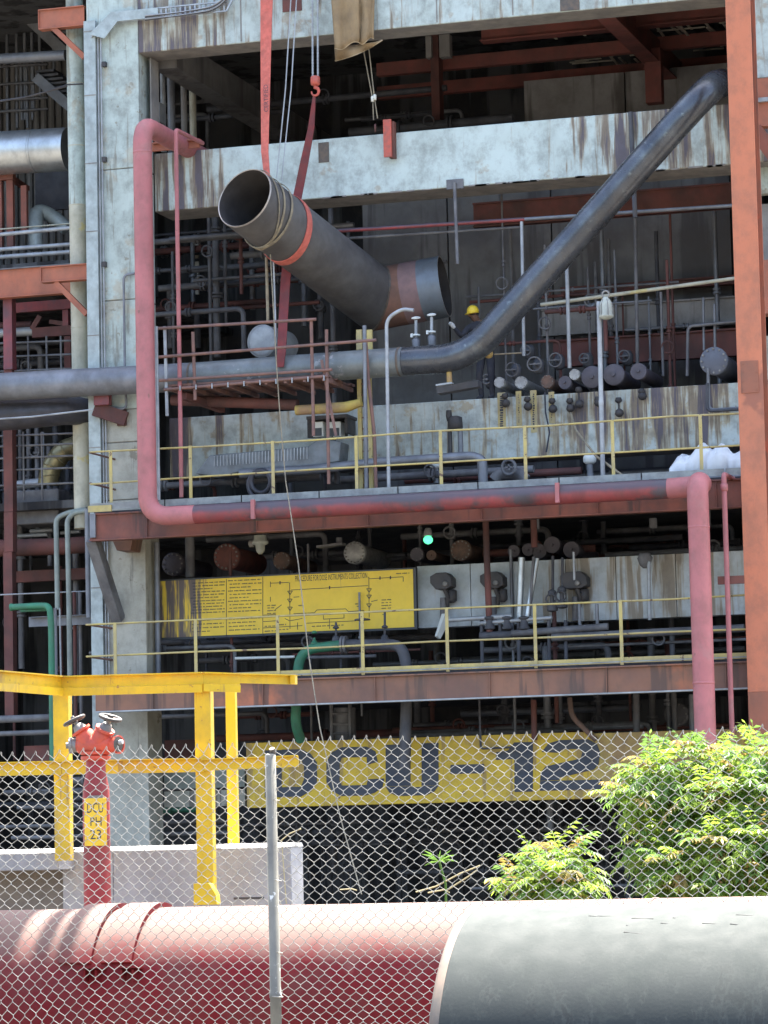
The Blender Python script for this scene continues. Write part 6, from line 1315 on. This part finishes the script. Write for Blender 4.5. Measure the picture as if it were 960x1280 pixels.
# ------------------------------------------------------------------ trees
def leaf_clump(acc, c, R_, n, rng, Lr=(.18, .29), young=.06):
    for _ in range(n):
        d = Vector((rng.gauss(0, 1), rng.gauss(0, 1), rng.gauss(.25, .8))).normalized()
        p = c+Vector((d.x*R_[0], d.y*R_[1], d.z*R_[2]))*rng.uniform(.35, 1.0)
        L_ = rng.uniform(*Lr)*(.8 if R_[0] < .2 else 1); d2_ = (d+Vector((rng.uniform(-.5, .5), rng.uniform(-.5, .5), rng.uniform(-.2, .7)))).normalized()
        side = d2_.cross(Vector((0, 0, 1)))
        if side.length < .1: side = Vector((1, 0, 0))
        side.normalize(); nl = rng.randint(5, 8); r_ = rng.random(); key = 'young' if r_ < young*(2.2 if d.z > .6 else .5) else ('light' if r_ < .7 else 'mid')
        mb = acc[key]; q = p; dirn = d2_.copy(); st = L_/nl
        pr = q
        for i in range(nl+1):
            t_ = i/nl; dirn = (dirn+Vector((0, 0, -.16))).normalized(); q = pr+dirn*st
            mb.add([pr+side*.0015, pr-side*.0015, q-side*.0012, q+side*.0012], [(0, 1, 2, 3)])
            ll = (.082 if i < nl else .07)*rng.uniform(.75, 1.15)*(1-.35*abs(t_-.45)); 
            for s_ in ((-1, 1) if i < nl else (0,)):
                ld = (dirn*(.55 if s_ else 1)+side*s_*.85+Vector((0, 0, -.28+rng.uniform(-.2, .12)))).normalized()
                wn_ = ld.cross(dirn.cross(side)).normalized() if s_ else side
                wv = wn_*ll*.165; nrm = ld.cross(wn_).normalized()
                a = q; m1 = q+ld*ll*.45+nrm*.004; e_ = q+ld*ll+Vector((0, 0, -ll*.18))
                mb.add([a, m1+wv, e_, m1-wv], [(0, 1, 2), (0, 2, 3)], False)
            pr = q
def tree(name, label, cat, base, clumps, n, seed, group=None, mpp=None, young=.06):
    rng = random.Random(seed); t = thing(name, label, cat, base)
    acc = {'light': MB(), 'mid': MB(), 'young': MB()}
    top = Vector((0, 0, 0))
    for px, py, Y, r_ in clumps: top += P(px, py, Y)
    top /= len(clumps)
    fork = Vector((base[0], base[1], base[2])).lerp(top, .45)
    MB().tube([base, Vector(base).lerp(fork, .5)+Vector((.04, 0, 0)), fork], [.06, .05, .04], 8).build('trunk', 'bark', t)
    for px, py, Y, r_ in clumps:
        c = P(px, py, Y); rm = r_*m_per_px(Y)
        MB().tube([fork, fork.lerp(c, .5)+Vector((0, 0, .03)), c], [.03, .018, .008], 6).build('limb', 'bark', t)
        leaf_clump(acc, c, (rm, rm*1.2, rm*.85), int(n*(r_/38)**2), rng, young=young)
    acc['mid'].build('crown', 'leaf_mid', t); acc['light'].build('crown', 'leaf_light', t); acc['young'].build('young_tips', 'leaf_young', t)
    for o in t.children:
        if o.name.startswith(('crown', 'young')): o['kind'] = 'stuff'
    return t
tree('leafy_tree', 'bright green leafy tree behind the fence at right', 'tree', tuple(P(880, 1130, 24.6).xy)+(0,),
     [(822, 972, 24.4, 26), (858, 958, 24.6, 25), (905, 962, 24.8, 28), (952, 955, 24.6, 28), (800, 1005, 24.3, 22), (822, 1068, 24.2, 24), (850, 1088, 24.0, 28), (842, 1020, 24.5, 36), (890, 1012, 24.4, 40), (942, 1008, 24.4, 40), (895, 1074, 24.1, 40), (947, 1070, 24.1, 40), (990, 1025, 24.4, 38), (995, 965, 24.6, 32), (786, 1000, 24.4, 12), (990, 1080, 24.2, 36), (862, 1122, 24, 34), (925, 1125, 24, 36)], 125, 5)
tree('small_bush', 'small yellow green bush left of the leafy tree', 'bush', tuple(P(690, 1130, 23.6).xy)+(0,),
     [(698, 1078, 23.6, 22), (678, 1098, 23.6, 22), (712, 1098, 23.5, 20), (690, 1112, 23.4, 28), (650, 1112, 23.6, 18), (718, 1070, 23.7, 10), (672, 1072, 23.7, 10)], 120, 8, young=.13)
t = thing('spiky_weed', 'pale spiky weed with dry stems behind the fence', 'plant', tuple(P(552, 1120, 23.5).xy)+(0,))
rng = random.Random(3)
c = P(549, 1077, 23.5); gb = tuple(P(556, 1118, 23.5).xy)+(0,)
MB().tube([gb, P(557, 1105, 23.5), c], .008, 6).build('stem', 'leaf_mid', t)
for k in range(15):
    a = rng.uniform(0, 6.28); L_ = rng.uniform(.08, .15); d = Vector((math.cos(a), math.sin(a)*.7, rng.uniform(-.3, .8))); m1 = c+d*L_*.5+Vector((0, 0, .02)); e_ = c+d*L_; sd_ = d.cross(Vector((0, 0, 1))).normalized()*.004
    MB().add([c, m1+sd_, e_, m1-sd_], [(0, 1, 2), (0, 2, 3)]).build('blade', 'leaf_mid', t)
for pts in ([(520, 1115), (545, 1108), (575, 1092), (600, 1082)], [(560, 1112), (585, 1096), (596, 1088)], [(535, 1116), (556, 1112), (562, 1116)]): MB().tube(L3([(x, y, 23.6) for x, y in pts]), .006, 5).build('dry_stem', 'dry_stem', t)
t = thing('dry_weed', 'thin dry weed stems beside the grey fence post', 'plant', tuple(P(360, 1120, 23.5).xy)+(0,))
for pts in ([(350, 1052), (362, 1042), (376, 1036)], [(352, 1050), (358, 1130)], [(425, 1112), (440, 1111), (446, 1113)]): MB().tube(L3([(x, y, 23.6) for x, y in pts]), .005, 5).build('dry_stem', 'dry_stem', t)

# ------------------------------------------------------------------ unseen rack, added overhead only to throw bars of shade on the red pipeline
zk = 10.4; sh = sv.x/sv.z*(zk-2.4)
t = thing('shade_rack', 'unseen rack added overhead to shade the left end of the red pipeline', 'shade rack', (PX(-160, 25, 600), 25, 0))
for px, r_ in ((70, .058), (100, .064)):
    x = PX(px, YRm-.3, 1160)+sh; MB().tube([(x, 21.8, zk), (x, 27.2, zk)], r_, 12).build('pipe_run', 'grey_pipe', t)
xe_ = PX(38, YRm-.3, 1160)+sh
MB().box((xe_-1.8, 21.8, zk-.05), (xe_, 27.2, zk)).build('cable_tray', 'galv', t)
for y in (22.0, 27.0):
    MB().box((xe_-7.1, y-.06, zk-.17), (PX(112, YRm-.3, 1160)+sh, y+.06, zk-.055)).build('cross_beam', 'grey_pipe', t)
    MB().box((xe_-7.1, y-.1, 0), (xe_-6.9, y+.1, zk-.171)).build('post', 'grey_pipe', t)

for o in list(COL.objects):
    if o.parent is not None and o.name.split('.')[0] in ('bolt_ring', 'lettering', 'flow_diagram', 'chain', 'weld_bead', 'spokes'): o['kind'] = 'stuff'
